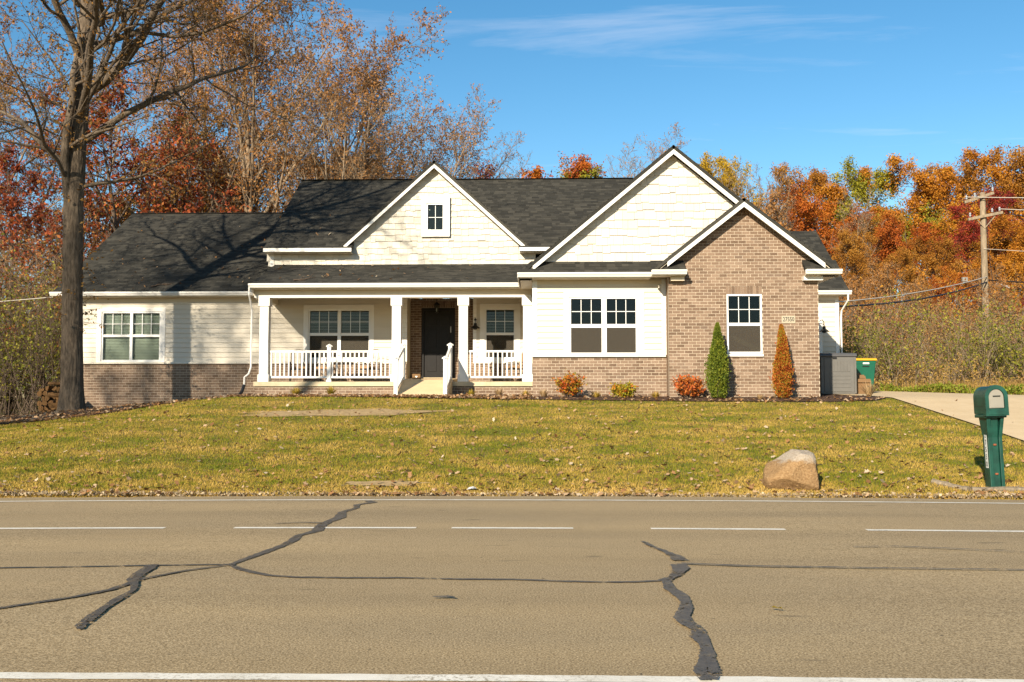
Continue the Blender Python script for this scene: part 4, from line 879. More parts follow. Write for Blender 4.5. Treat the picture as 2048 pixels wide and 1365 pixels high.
# ------------------------------------------------------------------ big oak in front of the left wing
def big_oak():
    global rng
    rng = np.random.default_rng(77)
    bx, by = -13.25, 28.0; z0 = gz(bx, by) - .15
    root = empty('oak_tree', (bx, by, z0)); tag(root, 'big ridged oak trunk standing in front of the left wing', 'tree')
    # trunk with ridged bark
    def ridged(pts, rads, sides, nr, name, deep):
        P = np.array(pts, float); t = np.linspace(0, 1, nr); u = np.linspace(0, 1, len(P)); C = np.stack([np.interp(t, u, P[:, i]) for i in range(3)], 1); rad = np.interp(t, u, rads)
        k = np.ones(9) / 9
        for i in range(3): C[:, i] = np.convolve(np.pad(C[:, i], 4, 'edge'), k, 'valid')
        an = np.arange(sides) * 2 * np.pi / sides; zz = np.cumsum(np.r_[0, np.linalg.norm(np.diff(C, axis=0), axis=1)])
        A, Z = np.meshgrid(an, zz); rid = np.zeros_like(A)
        for f_, am, ph in ((13, .5, 0), (19, .5, 2), (31, .45, 4), (47, .3, 1)):
            rid += am * np.abs(np.sin(f_ / 2 * A + 1.6 * np.sin(Z * (1.2 + f_ * .03) + ph) + .8 * np.sin(Z * 3.1 + f_) + ph)) 
        rid = rid / 1.75 - .5 + rng.normal(0, .05, rid.shape)
        Rr = rad[:, None] * (1 + deep * rid); V = np.stack([C[:, None, 0] + Rr * np.cos(A), C[:, None, 1] + Rr * np.sin(A), C[:, None, 2] + 0 * A], -1).reshape(-1, 3)
        i = (np.arange(nr - 1) * sides)[:, None]; j = np.arange(sides); Q = np.stack([i + j, i + (j + 1) % sides, i + sides + (j + 1) % sides, i + sides + j], -1).reshape(-1, 4)
        return link(name, np_mesh(name, V, Q, M['bark_oak'], True), None, root)
    ridged([(0, 0, -.1), (0, 0, .25), (0, 0, .9), (-.05, 0, 3), (-.10, 0, 6), (-.05, .1, 9), (.12, .2, 12), (.10, .3, 15.5), (.3, .2, 18.5), (.2, .3, 21)], [.50, .36, .295, .268, .258, .25, .235, .20, .13, .05], 72, 260, 'trunk', .13)
    # limbs: start height, direction, length, radius (x right, y back)
    limbs = [((-.12, -.1, 5.6), (-.42, -.05, 1), 9.5, .165, .03), ((.1, 0, 9.3), (1, -.42, .22), 10.0, .17, .02), ((.15, .1, 8.0), (1, .5, .75), 7.5, .13, .03), ((-.2, 0, 7.2), (-1, .2, .55), 6.0, .12, .03), ((0, -.2, 10.5), (-.2, -1, .7), 6.5, .13, .03),
             ((.1, .2, 11.5), (.6, .9, .8), 6.5, .13, .03), ((.1, .2, 12.8), (.9, -.6, .8), 6.5, .12, .03), ((-.1, .1, 12.0), (-1, -.3, .8), 6.5, .12, .03), ((.1, .3, 14.5), (.8, .3, 1), 5.5, .10, .02), ((.1, .3, 15), (-.7, .5, 1), 5.5, .10, .02), ((.2, .2, 16.5), (.3, -.8, 1), 4.5, .08, .02),
             ((.1, 0, 6.6), (.8, .3, .35), 4.2, .07, .04), ((-.2, .2, 8.8), (-.5, 1, .5), 5.5, .10, .03), ((.1, -.1, 8.8), (.85, -.7, .55), 6.0, .10, .03),
             ((.1, -.1, 8.7), (.62, -1, .22), 9.5, .14, .012), ((.2, 0, 11.0), (.7, -1, .15), 9.0, .12, .012),
             ((.2, .2, 13.5), (1, .1, .55), 7.0, .11, .02), ((.2, .2, 10.8), (1, .25, .7), 7.5, .12, .02)]
    S = np.array([l[0] for l in limbs]); D = np.array([l[1] for l in limbs], float); L = np.array([l[2] for l in limbs]); Rd = np.array([l[3] for l in limbs]) * .82
    P1, R1 = grow(S, D, L, Rd, 11, .15, .045, .16)
    s, d, l2, r = spawn(P1, R1, L, 11, .12, .99, 46, .46, .5, .45); P2, R2 = grow(s, d, l2, np.maximum(r, .012), 7, .19, .03)
    s, d, l3, r = spawn(P2, R2, l2, 7, .15, .99, 44, .50, .5, .4); P3, R3 = grow(s, d, l3, np.maximum(r, .008), 5, .22, .02)
    s, d, l4, r = spawn(P3, R3, l3, 4, .15, 1, 44, .6, .6, .3); P4, R4 = grow(s, d, l4, np.full(len(s), .007), 2, .2, .02)
    link('limbs', np_mesh('limbs', *join([tubes(P1, R1, 10), tubes(P2, R2, 6), tubes(P3, R3, 4), tubes(P4, R4, 3)]), M['bark_oak'], True), None, root)
    # small epicormic twigs on the trunk
    n = 160; zz = rng.uniform(2.5, 11, n); an = rng.uniform(0, 6.28, n); S = np.stack([.3 * np.cos(an) - .06, .3 * np.sin(an), zz], 1); D = np.stack([np.cos(an), np.sin(an), rng.uniform(-.3, .6, n)], 1)
    PT, RT = grow(S, D, rng.uniform(.3, .9, n), np.full(n, .009), 4, .25, .0); link('trunk_twigs', np_mesh('trunk_twigs', *tubes(PT, RT, 3), M['bark_oak']), None, root)['kind'] = 'stuff'
    lm = leafmat('oak_leaves', [(0, (.12, .055, .018)), (.4, (.24, .12, .03)), (.75, (.33, .18, .045)), (1, (.38, .25, .09))])
    C = np.concatenate([on_twigs(P4, 3, .2, .05), on_twigs(PT, 5, .3, .04)])
    link('crown', np_mesh('crown', *leaves(C, .10), lm), None, root)
big_oak()
# forked tree by the road, left of the frame: it throws the branch shadows on the wing
t_ = empty('tree', (-20.5, 9.0, -.1)); t_.scale = (.95, .95, .95); tag(t_, 'forked brown roadside tree left of the frame, seen only by its shadow on the wing', 'tree'); link('trunk', PROTO['tall2'][0], None, t_); link('crown', PROTO['tall2'][1], None, t_)
MB().tube([(.0, .0, 6.6), (2.0, 1.5, 7.7), (4.3, 3.3, 8.4), (6.8, 5.6, 8.9), (9.4, 7.9, 9.3)], [.24, .22, .20, .17, .10], 8).build('low_limb', M['bark_tan'], t_)

# ------------------------------------------------------------------ lawn blades and leaf litter
r_ = np.random.default_rng(90); n = 430000
tY = 14.32 + (26.9 - 14.32) * r_.random(n) ** 1.15; tX = (r_.random(n) * 1.19 - .63) * (tY + 1.0)
bedY = np.interp(tX, [p[0] for p in MULCH[:14]], [p[1] for p in MULCH[:14]]) - .06 + .08 * np.sin(tX * 5) * np.sin(tX * 1.7)
from math import sin
patch = (((tX + 4.6 + .25 * (tY - 23.4)) / 2.1) ** 2 + ((tY - 23.3 - .12 * (tX + 4.6)) / .55) ** 2) < (1 + .35 * np.sin(tX * 7 + tY * 3) + .25 * np.sin(tX * 17 - tY * 11))
patch2 = (((tX + 2.35) / .55) ** 2 + ((tY - 15.15) / .16) ** 2) < 1 + .3 * np.sin(tX * 19)
ok = (tY < bedY) & ~((tX > 9.2) & (tX < 17) & (tY > 14)) & ~patch & ~patch2 & ~((tX > 7.0) & (tY < 14.75))
tX, tY = tX[ok], tY[ok]
m = Mat('grass_blades', .7, .2); v = m.rnd()
f = m.noise(.8, 6, .75, m.pos((.85, 1.2, 0))); sep = m.n('ShaderNodeSeparateXYZ'); m.l(m.geo.outputs['Position'], sep.inputs[0])
nearroad = m.ramp(m.math('DIVIDE', m.math('SUBTRACT', sep.outputs['Y'], 14.3), 1.4), [(0, (1, 1, 1)), (.35, (.75, .75, .75)), (1, (0, 0, 0))])
k = m.math('ADD', m.math('ADD', m.math('MULTIPLY', v, .40), m.math('MULTIPLY', m.ramp(f, m.g(.37, .62)), .66)), m.math('MULTIPLY', nearroad, .35))
c = m.ramp(k, [(0, (.050, .088, .004)), (.22, (.125, .160, .007)), (.44, (.225, .210, .014)), (.64, (.37, .255, .040)), (1, (.58, .385, .11))]); m.base(c)
tl = m.n('ShaderNodeBsdfTranslucent'); m.l(c, tl.inputs[0]); ms = m.n('ShaderNodeMixShader'); ms.inputs[0].default_value = .3; m.l(m.b.outputs[0], ms.inputs[1]); m.l(tl.outputs[0], ms.inputs[2]); m.l(ms.outputs[0], m.t.nodes['Material Output'].inputs[0]); M['grass'] = m.m
tufts('grass', tX, tY, .015, .050, .011, M['grass'], .5, seed=5)
# ragged verge: grit, drifted leaves and weeds where the turf meets the asphalt
n = 7000; qX = r_.uniform(-10, 11, n); qY = 14.24 + r_.exponential(.11, n); kk = qY < 14.75; qX, qY = qX[kk], qY[kk]
gritm = leafmat('verge_grit', [(0, (.14, .10, .06)), (.5, (.27, .20, .12)), (1, (.42, .34, .23))], 3, .0, .2)
rng = np.random.default_rng(95); gr_ = link('verge_grit', np_mesh('verge_grit', *leaves(np.stack([qX, qY, np.maximum(g(qX, qY), 0) + .012], 1), .035, .5, 0, .8), gritm)); gr_['kind'] = 'stuff'
n = 1500; qX = r_.uniform(-10, 11, n); qY = 14.2 + r_.exponential(.22, n); kk = (qY < 15.2) & (np.sin(qX * 1.9) + np.sin(qX * .7 + 2) + r_.normal(0, .6, n) > -.3); qX, qY = qX[kk], qY[kk]
litter_later = (qX, qY)
n = 26000; qX = r_.uniform(-10, 11, n); qY = 14.40 - np.abs(r_.normal(0, .07, n)) * (1 + .8 * np.sin(qX * 3.1) * np.sin(qX * 1.3)); tufts('verge_grass', qX, qY, .02, .09, .012, M['grass'], .6, seed=9)
def dirt(name, cx, cy, rx_, ry_, n=40, sl=0):
    b = bmesh.new(); pts = []
    for i in range(n):
        a = 2 * math.pi * i / n; q = 1 + .12 * math.sin(5 * a + 1) + .1 * math.sin(11 * a) + random.uniform(-.06, .06); x = cx + rx_ * q * math.cos(a); y = cy + ry_ * q * math.sin(a) + sl * (x - cx); pts.append((x, y))
    o = poly_sheet(name, pts, .014, M['soil'], step=.25); o['kind'] = 'structure'
dirt('bare_patch', -4.65, 23.35, 2.25, .62, sl=.10); dirt('bare_patch', -2.35, 15.15, .6, .18)
LEAF = [(0, -.5, 0), (.16, -.2, .03), (.42, -.12, .10), (.24, .06, .05), (.34, .34, .12), (0, .5, .03), (-.34, .30, .10), (-.2, .06, .04), (-.42, -.14, .12), (-.16, -.22, .03)]
def litter(name, X, Y, Z, smin, smax, mat, seed, flat=.35):
    r = np.random.default_rng(seed); n = len(X); T = np.array(LEAF); s = r.uniform(smin, smax, n)[:, None, None]; a = r.uniform(0, 6.28, n)
    P = T[None].repeat(n, 0) * s; P[..., 2] *= r.uniform(-.6, 2.4, (n, 1)); ti = r.normal(0, flat, n); tj = r.normal(0, flat, n)
    P[..., 2] += P[..., 0] * ti[:, None] + P[..., 1] * tj[:, None]; c, d = np.cos(a)[:, None], np.sin(a)[:, None]
    x = P[..., 0] * c - P[..., 1] * d; y = P[..., 0] * d + P[..., 1] * c
    V = np.stack([x + X[:, None], y + Y[:, None], P[..., 2] + Z[:, None]], -1).reshape(-1, 3); k = len(T)
    o = link(name, np_mesh(name, V, np.arange(n * k).reshape(n, k), mat)); o['kind'] = 'stuff'; return o
M['litter'] = leafmat('fallen_leaf', [(0, (.15, .075, .03)), (.3, (.28, .14, .055)), (.55, (.40, .23, .11)), (.8, (.50, .36, .22)), (.93, (.55, .45, .32)), (1, (.45, .17, .05))], 1.0, .25, .2)
r_ = np.random.default_rng(91); n = 5200; lY = 14.4 + 12.0 * r_.random(n) ** 1.1; lX = (r_.random(n) * 1.15 - .6) * (lY + .5)
kk = r_.random(n) < np.where(lY < 16, 1, np.where(lX > 0, .75, .6)); lX, lY = lX[kk], lY[kk]; kk = ~((lX > 9.15) & (lY > 15)) | (r_.random(len(lX)) < .04); lX, lY = lX[kk], lY[kk]
litter('fallen_leaves', lX, lY, g(lX, lY) + .04, .035, .105, M['litter'], 1)
qX, qY = litter_later; litter('verge_leaves', qX, qY, np.maximum(g(qX, qY), 0) + .03, .04, .10, M['litter'], 11)
# drifts of leaves along the beds
n = 6500; u = r_.random(n); dX = np.where(u < .45, r_.uniform(-17.5, -9.2, n), np.where(u < .8, r_.uniform(-8.6, -.2, n), r_.uniform(-.2, 9, n))); by_ = np.interp(dX, [p[0] for p in MULCH[:14]], [p[1] for p in MULCH[:14]])
dY = by_ + r_.exponential(.55, n) * np.where(dX < -9, 2.8, 1.0) - .1; lim = np.interp(dX, [-30, -9.1, -9.0, -.2, -.15, 3.4, 3.5, 8, 8.1, 9], [32, 32, 29.5, 29.5, 27.3, 27.3, 26.7, 26.7, 29, 29]); kk = (dY < lim) & ~((dX > -4.1) & (dX < -2.6) & (dY < 29.6) & (dY > 27.9)) & ((dX < 0) | (r_.random(n) < .35)); dX, dY = dX[kk], dY[kk]
litter('leaf_drift', dX, dY, g(dX, dY) + .05, .05, .11, M['litter'], 2)
n = 4000; wX = r_.uniform(-24, -13, n); wY = r_.uniform(23.6, 34, n); kk = (wY < 32) | (wX < -15.3); wX, wY = wX[kk], wY[kk]; litter('wood_floor_leaves', wX, wY, g(wX, wY) + .05, .06, .13, M['litter'], 3)

# ------------------------------------------------------------------ planting against the house
def shrub(x, y, wd, ht, lm, n, per, ls, label, seed, name='shrub', cat='shrub'):
    global rng
    rng = np.random.default_rng(seed); z0 = gz(x, y); t = empty(name, (x, y, z0)); tag(t, label, cat)
    a = rng.uniform(0, 6.28, n); S = np.stack([.08 * np.cos(a), .08 * np.sin(a), 0 * a], 1); D = np.stack([np.cos(a) * rng.uniform(.1, 1.1, n) * wd / ht * .55, np.sin(a) * rng.uniform(.1, 1, n) * wd / ht * .5, np.ones(n)], 1)
    P, Rr = grow(S, D, rng.uniform(.65, 1.05, n) * ht, np.full(n, .008), 5, .14, .02); s, d, l, r = spawn(P, Rr, np.full(n, ht), 5, .15, 1, 45, .30, .6, .3); P1, R1 = grow(s, d, l, np.full(len(s), .004), 3, .2, .03)
    link('stems', np_mesh('stems', *join([tubes(P, Rr, 4), tubes(P1, R1, 3)]), M['bark_dark']), None, t)
    link('foliage', np_mesh('foliage', *leaves(on_twigs(P1, per, .2, .03), ls, .3, -.3), lm), None, t); return t
lo = leafmat('orange_shrub_leaves', [(0, (.10, .12, .012)), (.25, (.22, .20, .018)), (.45, (.42, .20, .015)), (.7, (.46, .10, .015)), (1, (.36, .04, .015))], 5, .3, .4)
ly = leafmat('yellow_green_shrub_leaves', [(0, (.12, .16, .012)), (.35, (.28, .27, .02)), (.65, (.45, .25, .02)), (.85, (.48, .12, .02)), (1, (.36, .05, .015))], 5, .3, .4)
lr = leafmat('red_orange_shrub_leaves', [(0, (.20, .08, .012)), (.35, (.42, .14, .02)), (.7, (.46, .10, .025)), (1, (.40, .05, .015))], 5, .3, .4)
shrub(.82, 26.55, .62, .62, lo, 34, 9, .07, 'orange and green shrub below the left half of the wide bay window', 101)
shrub(2.25, 26.45, .66, .40, ly, 34, 8, .07, 'low yellow green and orange shrub below the right half of the bay window', 102)
shrub(3.95, 26.25, .75, .58, lr, 40, 9, .07, 'red orange shrub at the left corner of the brick gable', 103)
def arborvitae(x, y, ht, wd, stops, label, seed, base2=None):
    r = np.random.default_rng(seed); z0 = gz(x, y); t = empty('arborvitae', (x, y, z0)); tag(t, label, 'conifer')
    MB().tube([(0, 0, -.05), (0, 0, ht * .85)], [.04, .01], 7).build('trunk', M['bark_dark'], t)
    n = 15000; h = r.random(n) ** .85; prof = np.interp(h, [0, .06, .2, .45, .75, .93, 1], [.62, .88, 1, .88, .52, .2, .03]) * wd / 2; a = r.uniform(0, 6.28, n)
    lump = 1 + .25 * np.sin(a * 5 + h * 23) * np.sin(h * 31 + a * 2) + .10 * np.sin(a * 11 - h * 47) + r.normal(0, .06, n); rr = prof * lump * (1 - .5 * r.random(n) ** 3) * (1 + .14 * np.sin(a - 1.1 * seed) + .10 * np.sin(h * 9 + seed)) * np.where(r.random(n) < .08, r.uniform(1.05, 1.45, n), 1)
    C = np.stack([rr * np.cos(a), rr * np.sin(a), .03 + h * ht * .97], 1); A = norm(np.stack([np.cos(a) * .6, np.sin(a) * .6, np.full(n, 1.1)], 1) + r.normal(0, .35, (n, 3))); B = norm(np.cross(A, r.normal(0, 1, (n, 3)))); s = r.uniform(.03, .065, n)[:, None]
    V = np.stack([C, C + A * s * .5 + B * s * .28, C + A * s, C + A * s * .5 - B * s * .28], 1); link('foliage', np_mesh('foliage', V.reshape(-1, 3), np.arange(4 * n).reshape(n, 4), leafmat('arborvitae_' + str(seed), stops, 4, .2, .45)), None, t)
arborvitae(4.70, 26.15, 2.0, .47, [(0, (.035, .055, .008)), (.4, (.085, .12, .012)), (.75, (.17, .19, .018)), (1, (.28, .25, .03))], 'green columnar arborvitae left of the brick gable window', 111)
arborvitae(6.36, 26.15, 1.95, .39, [(0, (.12, .025, .010)), (.25, (.26, .055, .012)), (.5, (.36, .10, .014)), (.7, (.30, .20, .02)), (.85, (.16, .18, .02)), (1, (.42, .20, .03))], 'rust brown dying arborvitae below the house number plaque', 112)
def grass_clump(x, y, h, n, spread, stops, label, seed):
    r = np.random.default_rng(seed); z0 = gz(x, y); a = r.uniform(0, 6.28, n); L = h * r.uniform(.55, 1.1, n); o = r.uniform(.05, 1, n) * spread; k = 4
    tt = np.linspace(0, 1, k + 1); V = []; wdt = .010
    c, s_ = np.cos(a)[:, None], np.sin(a)[:, None]; rad = .04 + o[:, None] * tt ** 1.4; zz = L[:, None] * (tt - .35 * (o[:, None] / max(spread, .01)) * tt ** 2.2); px_, py_ = rad * c, rad * s_
    w_ = wdt * (1 - .85 * tt); Lf = np.stack([px_ - s_ * w_, py_ + c * w_, zz], -1); Rt = np.stack([px_ + s_ * w_, py_ - c * w_, zz], -1); V = np.stack([Lf, Rt], 2).reshape(n, -1, 3)
    b = (np.arange(n) * 2 * (k + 1))[:, None] + (np.arange(k) * 2)[None]; Q = np.stack([b, b + 1, b + 3, b + 2], -1).reshape(-1, 4)
    o_ = link('grass_clump', np_mesh('grass_clump', V.reshape(-1, 3), Q, leafmat('clump_%d' % seed, stops, 4, .3, .3)), None, None, (x, y, z0)); tag(o_, label, 'plant', 'small clumps in the mulch bed')
yel = [(0, (.20, .14, .02)), (.5, (.42, .28, .04)), (1, (.52, .38, .12))]; tan = [(0, (.24, .15, .06)), (.5, (.42, .28, .13)), (1, (.56, .42, .25))]; grn = [(0, (.12, .12, .015)), (.5, (.36, .26, .03)), (1, (.48, .30, .06))]
for q in [(1.55, 26.5, .20, 110, .18, yel, 'small straw clump between the two shrubs under the bay window'), (3.10, 26.4, .19, 150, .20, yel, 'yellow clump right of the low yellow green shrub'), (-1.1, 28.2, .28, 130, .24, tan, 'dry tan clump in front of the right porch railing'),
          (-.35, 28.0, .20, 110, .18, yel, 'yellow clump at the foot of the rightmost porch column'), (-7.0, 28.6, .28, 150, .24, grn, 'yellowing clump under the left half of the porch railing'), (-5.95, 28.5, .32, 150, .26, grn, 'yellowing clump below the middle newel post'),
          (.15, 26.9, .26, 110, .22, tan, 'dry clump left of the orange and green shrub'), (5.75, 26.0, .16, 100, .16, tan, 'small dry clump below the brick gable window'), (8.85, 26.9, .48, 130, .34, tan, 'tall spiky dry grass clump in front of the deck box'), (-1.9, 28.2, .22, 110, .2, grn, 'low orange tinted clump right of the ramp')]: grass_clump(*q, seed=int(130 + q[0] * 7))

# ------------------------------------------------------------------ boulder
def boulder():
    bm = bmesh.new(); bmesh.ops.create_icosphere(bm, subdivisions=5, radius=1); r = random.Random(4)
    from mathutils import noise as mn
    pl = [((1, -.25, .10), .60), ((.25, -1, .16), .62), ((-.72, -.35, .78), .66), ((-.35, -.8, .55), .72), ((.12, -.3, 1), .93), ((-.2, .9, .5), .68), ((.85, .1, .62), .86), ((-1, .2, .1), .90), ((.72, -.72, .25), .72), ((0, 0, -1), .52), ((-.15, -.8, -.75), .66)]
    for v_ in bm.verts:
        p = v_.co.copy()
        for n_, d_ in pl:
            n2 = Vector(n_).normalized(); e = p.dot(n2) - d_
            if e > 0: p -= n2 * e * .94
        p += p.normalized() * (.045 * mn.noise(p * 2.2) + .022 * mn.noise(p * 6) + .010 * mn.noise(p * 17)); v_.co = p
    zs = [v_.co.z for v_ in bm.verts]; xs_ = [v_.co.x for v_ in bm.verts]; sx_ = .90 / (max(xs_) - min(xs_)); sz_ = .60 / (max(zs) - min(zs)); z0 = min(zs); xm = (max(xs_) + min(xs_)) / 2
    for v_ in bm.verts: v_.co = Vector(((v_.co.x - xm) * sx_, v_.co.y * sx_ * .85, (v_.co.z - z0) * sz_))
    me = bpy.data.meshes.new('boulder'); bm.to_mesh(me); bm.free(); me.shade_smooth()
    m = Mat('boulder_stone', .85, .2); f = m.noise(7, 5, .65, m.co.outputs['Object']); f2 = m.noise(38, 4, .7, m.co.outputs['Object']); sp = m.n('ShaderNodeSeparateXYZ'); m.l(m.co.outputs['Object'], sp.inputs[0])
    hh = m.math('ADD', sp.outputs['Z'], m.math('MULTIPLY', m.math('SUBTRACT', f, .5), .30)); c0 = m.ramp(f2, [(.3, (.18, .10, .042)), (.55, (.30, .185, .085)), (.75, (.40, .265, .14))]); c1 = m.ramp(f2, [(.3, (.26, .20, .14)), (.55, (.38, .32, .25)), (.75, (.45, .40, .33))])
    c = m.mix(m.ramp(hh, m.g(.40, .47)), c0, c1); m.base(m.mix(m.ramp(f, m.g(.66, .72)), c, (.22, .13, .08))).bump(f2, 1.0, .03)
    o = link('boulder', me, m.m, None, (3.78, 15.0, gz(3.78, 14.9) - .02)); tag(o, 'rounded tan boulder with a whitish top at the road edge of the lawn', 'boulder')
boulder()
# ------------------------------------------------------------------ mailbox
def mailbox():
    x, y = 6.76, 15.0; z0 = gz(x, y); t = empty('mailbox', (x, y, z0)); t.scale = (.99, 1.0, 1.07); t.rotation_euler = (0, R(-2.2), R(-2)); tag(t, 'green plastic mailbox with pale arched door on a leaning post', 'mailbox')
    gm = plain('green_plastic', (.006, .052, .036), .42, .4, .45, 5); dm = plain('pale_grey_plastic', (.22, .205, .17), .5, .3, .08, 6)
    H0 = 1.02
    def arch(w2, z1, z2, n=14, inset=0): return [(-w2, z1)] + [(-w2 * math.cos(math.pi * i / n), z2 + w2 * math.sin(math.pi * i / n)) for i in range(n + 1)] + [(w2, z1)]
    MB().py(arch(.150, H0 + .02, H0 + .255), -.20, .24).build('box_body', gm, t, bevel=.012)
    hood = MB(); o_ = arch(.165, H0 + .0, H0 + .255); i_ = arch(.112, H0 + .10, H0 + .255); n = len(o_); hood.v = [(a, -.245, b) for a, b in o_] + [(a, -.245, b) for a, b in i_] + [(a, -.15, b) for a, b in o_] + [(a, -.21, b) for a, b in i_]
    for i in range(n):
        j = (i + 1) % n; hood.f += [(i, j, n + j, n + i), (i, 2 * n + i, 2 * n + j, j), (n + i, n + j, 3 * n + j, 3 * n + i)]
    hood.build('hood', gm, t)
    d_ = MB().py(arch(.109, H0 + .104, H0 + .253), -.228, -.202).build('door', dm, t, bevel=.006)
    MB().py(arch(.085, H0 + .115, H0 + .235), -.232, -.2275).build('door_panel', dm, d_, bevel=.002)
    MB().box(-.052, .056, -.250, -.231, H0 + .262, H0 + .276).build('door_handle', plain('dark_slot', (.02, .025, .022), .5), d_, bevel=.004)
    MB().box(-.128, .128, -.252, -.2455, H0 + .015, H0 + .07).build('door_lip', gm, t, bevel=.004)
    MB().box(-.1515, -.1500, -.16, .20, H0 + .128, H0 + .134).build('side_seam', M['black'], t)
    # post: two flanges and a recessed web, flaring under the box
    def leg(x0, x1, y0, y1, nm, fl=0):
        b = MB(); b.v = [(x0, y0, -.1), (x1, y0, -.1), (x1, y1, -.1), (x0, y1, -.1), (x0, y0, .72), (x1, y0, .72), (x1, y1, .72), (x0, y1, .72), (x0 + fl, y0 - .05, 1.01), (x1 + fl, y0 - .05, 1.01), (x1 + fl, y1 + .05, 1.01), (x0 + fl, y1 + .05, 1.01)]
        b.f = [(0, 1, 2, 3), (8, 9, 10, 11)] + [(a + i, a + (i + 1) % 4, a + 4 + (i + 1) % 4, a + 4 + i) for a in (0, 4) for i in range(4)]; b.build(nm, gm, t, bevel=.008)
    leg(-.105, -.045, -.10, .10, 'post_flange', -.02); leg(.055, .105, -.10, .10, 'post_flange', .03); leg(-.044, .054, -.068, .07, 'post_web')
    MB().box(-.155, .155, -.19, .22, H0 - .03, H0 + .018).build('post_head', gm, t, bevel=.012)
    for zz in (.62, .22): MB().lathe((.0, -.072, zz), [(.022, -.012), (.026, .0), (.022, .012)], 8).build('bolt', plain('rust', (.22, .07, .03), .8), t)
    st = MB().box(-.1075, -.1055, -.055, .03, .30, .80).build('number_strip', plain('strip_white', (.6, .6, .56), .5), t)
    for i in range(5):
        ch = '27550'[4 - i]; tc_ = bpy.data.curves.new('d', 'FONT'); tc_.body = ch; tc_.size = .10; tc_.extrude = .0008; tc_.align_x = tc_.align_y = 'CENTER'; q = bpy.data.objects.new('d', tc_); col.objects.link(q); bpy.context.view_layer.update()
        me = bpy.data.meshes.new_from_object(q.evaluated_get(bpy.context.evaluated_depsgraph_get())); bpy.data.objects.remove(q); me.materials.clear(); d2 = link('digit', me, M['black'], st); d2.location = (-.1088, -.012, .35 + i * .10); d2.rotation_euler = (R(90), 0, R(-90))
mailbox()
wood_g = bark('weathered_timber', (.10, .08, .055), (.30, .24, .17), 20)
for a, b, lab in [((6.0, 15.4), (6.3, 14.85), 'weathered timber angled at the left of the mailbox bed'), ((6.34, 14.86), (8.0, 14.98), 'weathered timber lying in front of the mailbox post')]:
    za, zb = gz(*a) + .02, gz(*b) + .02; n_ = 10; o = MB().tube([(a[0] + (b[0] - a[0]) * i / n_, a[1] + (b[1] - a[1]) * i / n_, za + (zb - za) * i / n_ + random.uniform(-.006, .006)) for i in range(n_ + 1)], [.045 + random.uniform(-.006, .006) for i in range(n_ + 1)], 8).build('landscape_timber', wood_g); tag(o, lab, 'timber')
o = MB().extrude([(6.95, 14.38, .012), (8.6, 14.36, .012), (8.6, 14.62, .045), (7.25, 14.58, .045)], (0, 0, -.06)).build('paver_edge', M['concrete']); tag(o, 'pale concrete apron corner at the right road edge', 'paver')
pp = MB()
for i in range(6): a = i; pp.face([(-1.05 + .02 * i, 14.66 + .01 * (i % 3), .05 + .02 * (i % 2)), (-.98 + .02 * i, 14.62, .07), (-.94 + .015 * i, 14.68, .10 - .01 * i), (-1.02, 14.72, .08)])
o = pp.build('paper_litter', M['vinyl']); tag(o, 'crumpled white paper scrap at the lawn edge by the road', 'litter')
o = link('road_leaf', np_mesh('road_leaf', np.array(LEAF) * .10 * np.array([.45, 1, 1]), np.arange(10)[None], leafmat('yellow_leaf', [(0, (.5, .34, .02)), (1, (.55, .40, .03))])), None, None, (1.54, 6.52, .02)); o.rotation_euler = (0, .1, R(65)); tag(o, 'single yellow leaf lying on the near lane of the road', 'leaf')
# ------------------------------------------------------------------ deck box, bin, cartons
def deck_box():
    x0, x1, y0, y1 = 8.30, 9.33, 29.45, 30.2; z0 = gz(8.8, 29.8) + .02; t = empty('deck_box', ((x0 + x1) / 2, y0, z0)); tag(t, 'grey plastic storage box with dark lid beside the brick gable', 'storage box'); gr = plain('grey_plastic', (.115, .11, .10), .5, .3, .08, 5); dk = plain('dark_grey_plastic', (.07, .07, .072), .5, .3, .08, 5)
    w2 = (x1 - x0) / 2; MB().box(-w2, w2, .02, .72, 0, 1.10).build('body', gr, t, bevel=.02)
    MB().px([(-.02, 1.10), (-.02, 1.15), (.03, 1.20), (.35, 1.225), (.74, 1.20), (.76, 1.10)], -w2 - .03, w2 + .03).build('lid', dk, t, bevel=.02)
    d_ = MB().box(-w2 + .10, w2 - .06, .004, .03, .06, 1.06).build('door', gr, t, bevel=.008)
    for i in range(6): MB().box(-w2 + .30 + i * .095, -w2 + .385 + i * .095, -.006, .006, .66, .98).build('slat', gr, d_, bevel=.004)
    for i in range(5): MB().box(-w2 + .26, w2 - .16, -.006, .006, .08 + i * .112, .18 + i * .112).build('slat', gr, d_, bevel=.004)
    MB().box(-w2 + .34, -w2 + .46, -.03, .0, 1.04, 1.10).build('latch', M['black'], t); MB().box(w2 - .05, w2 + .005, .0, .04, .02, 1.08).build('corner_post', gr, t, bevel=.008)
deck_box()
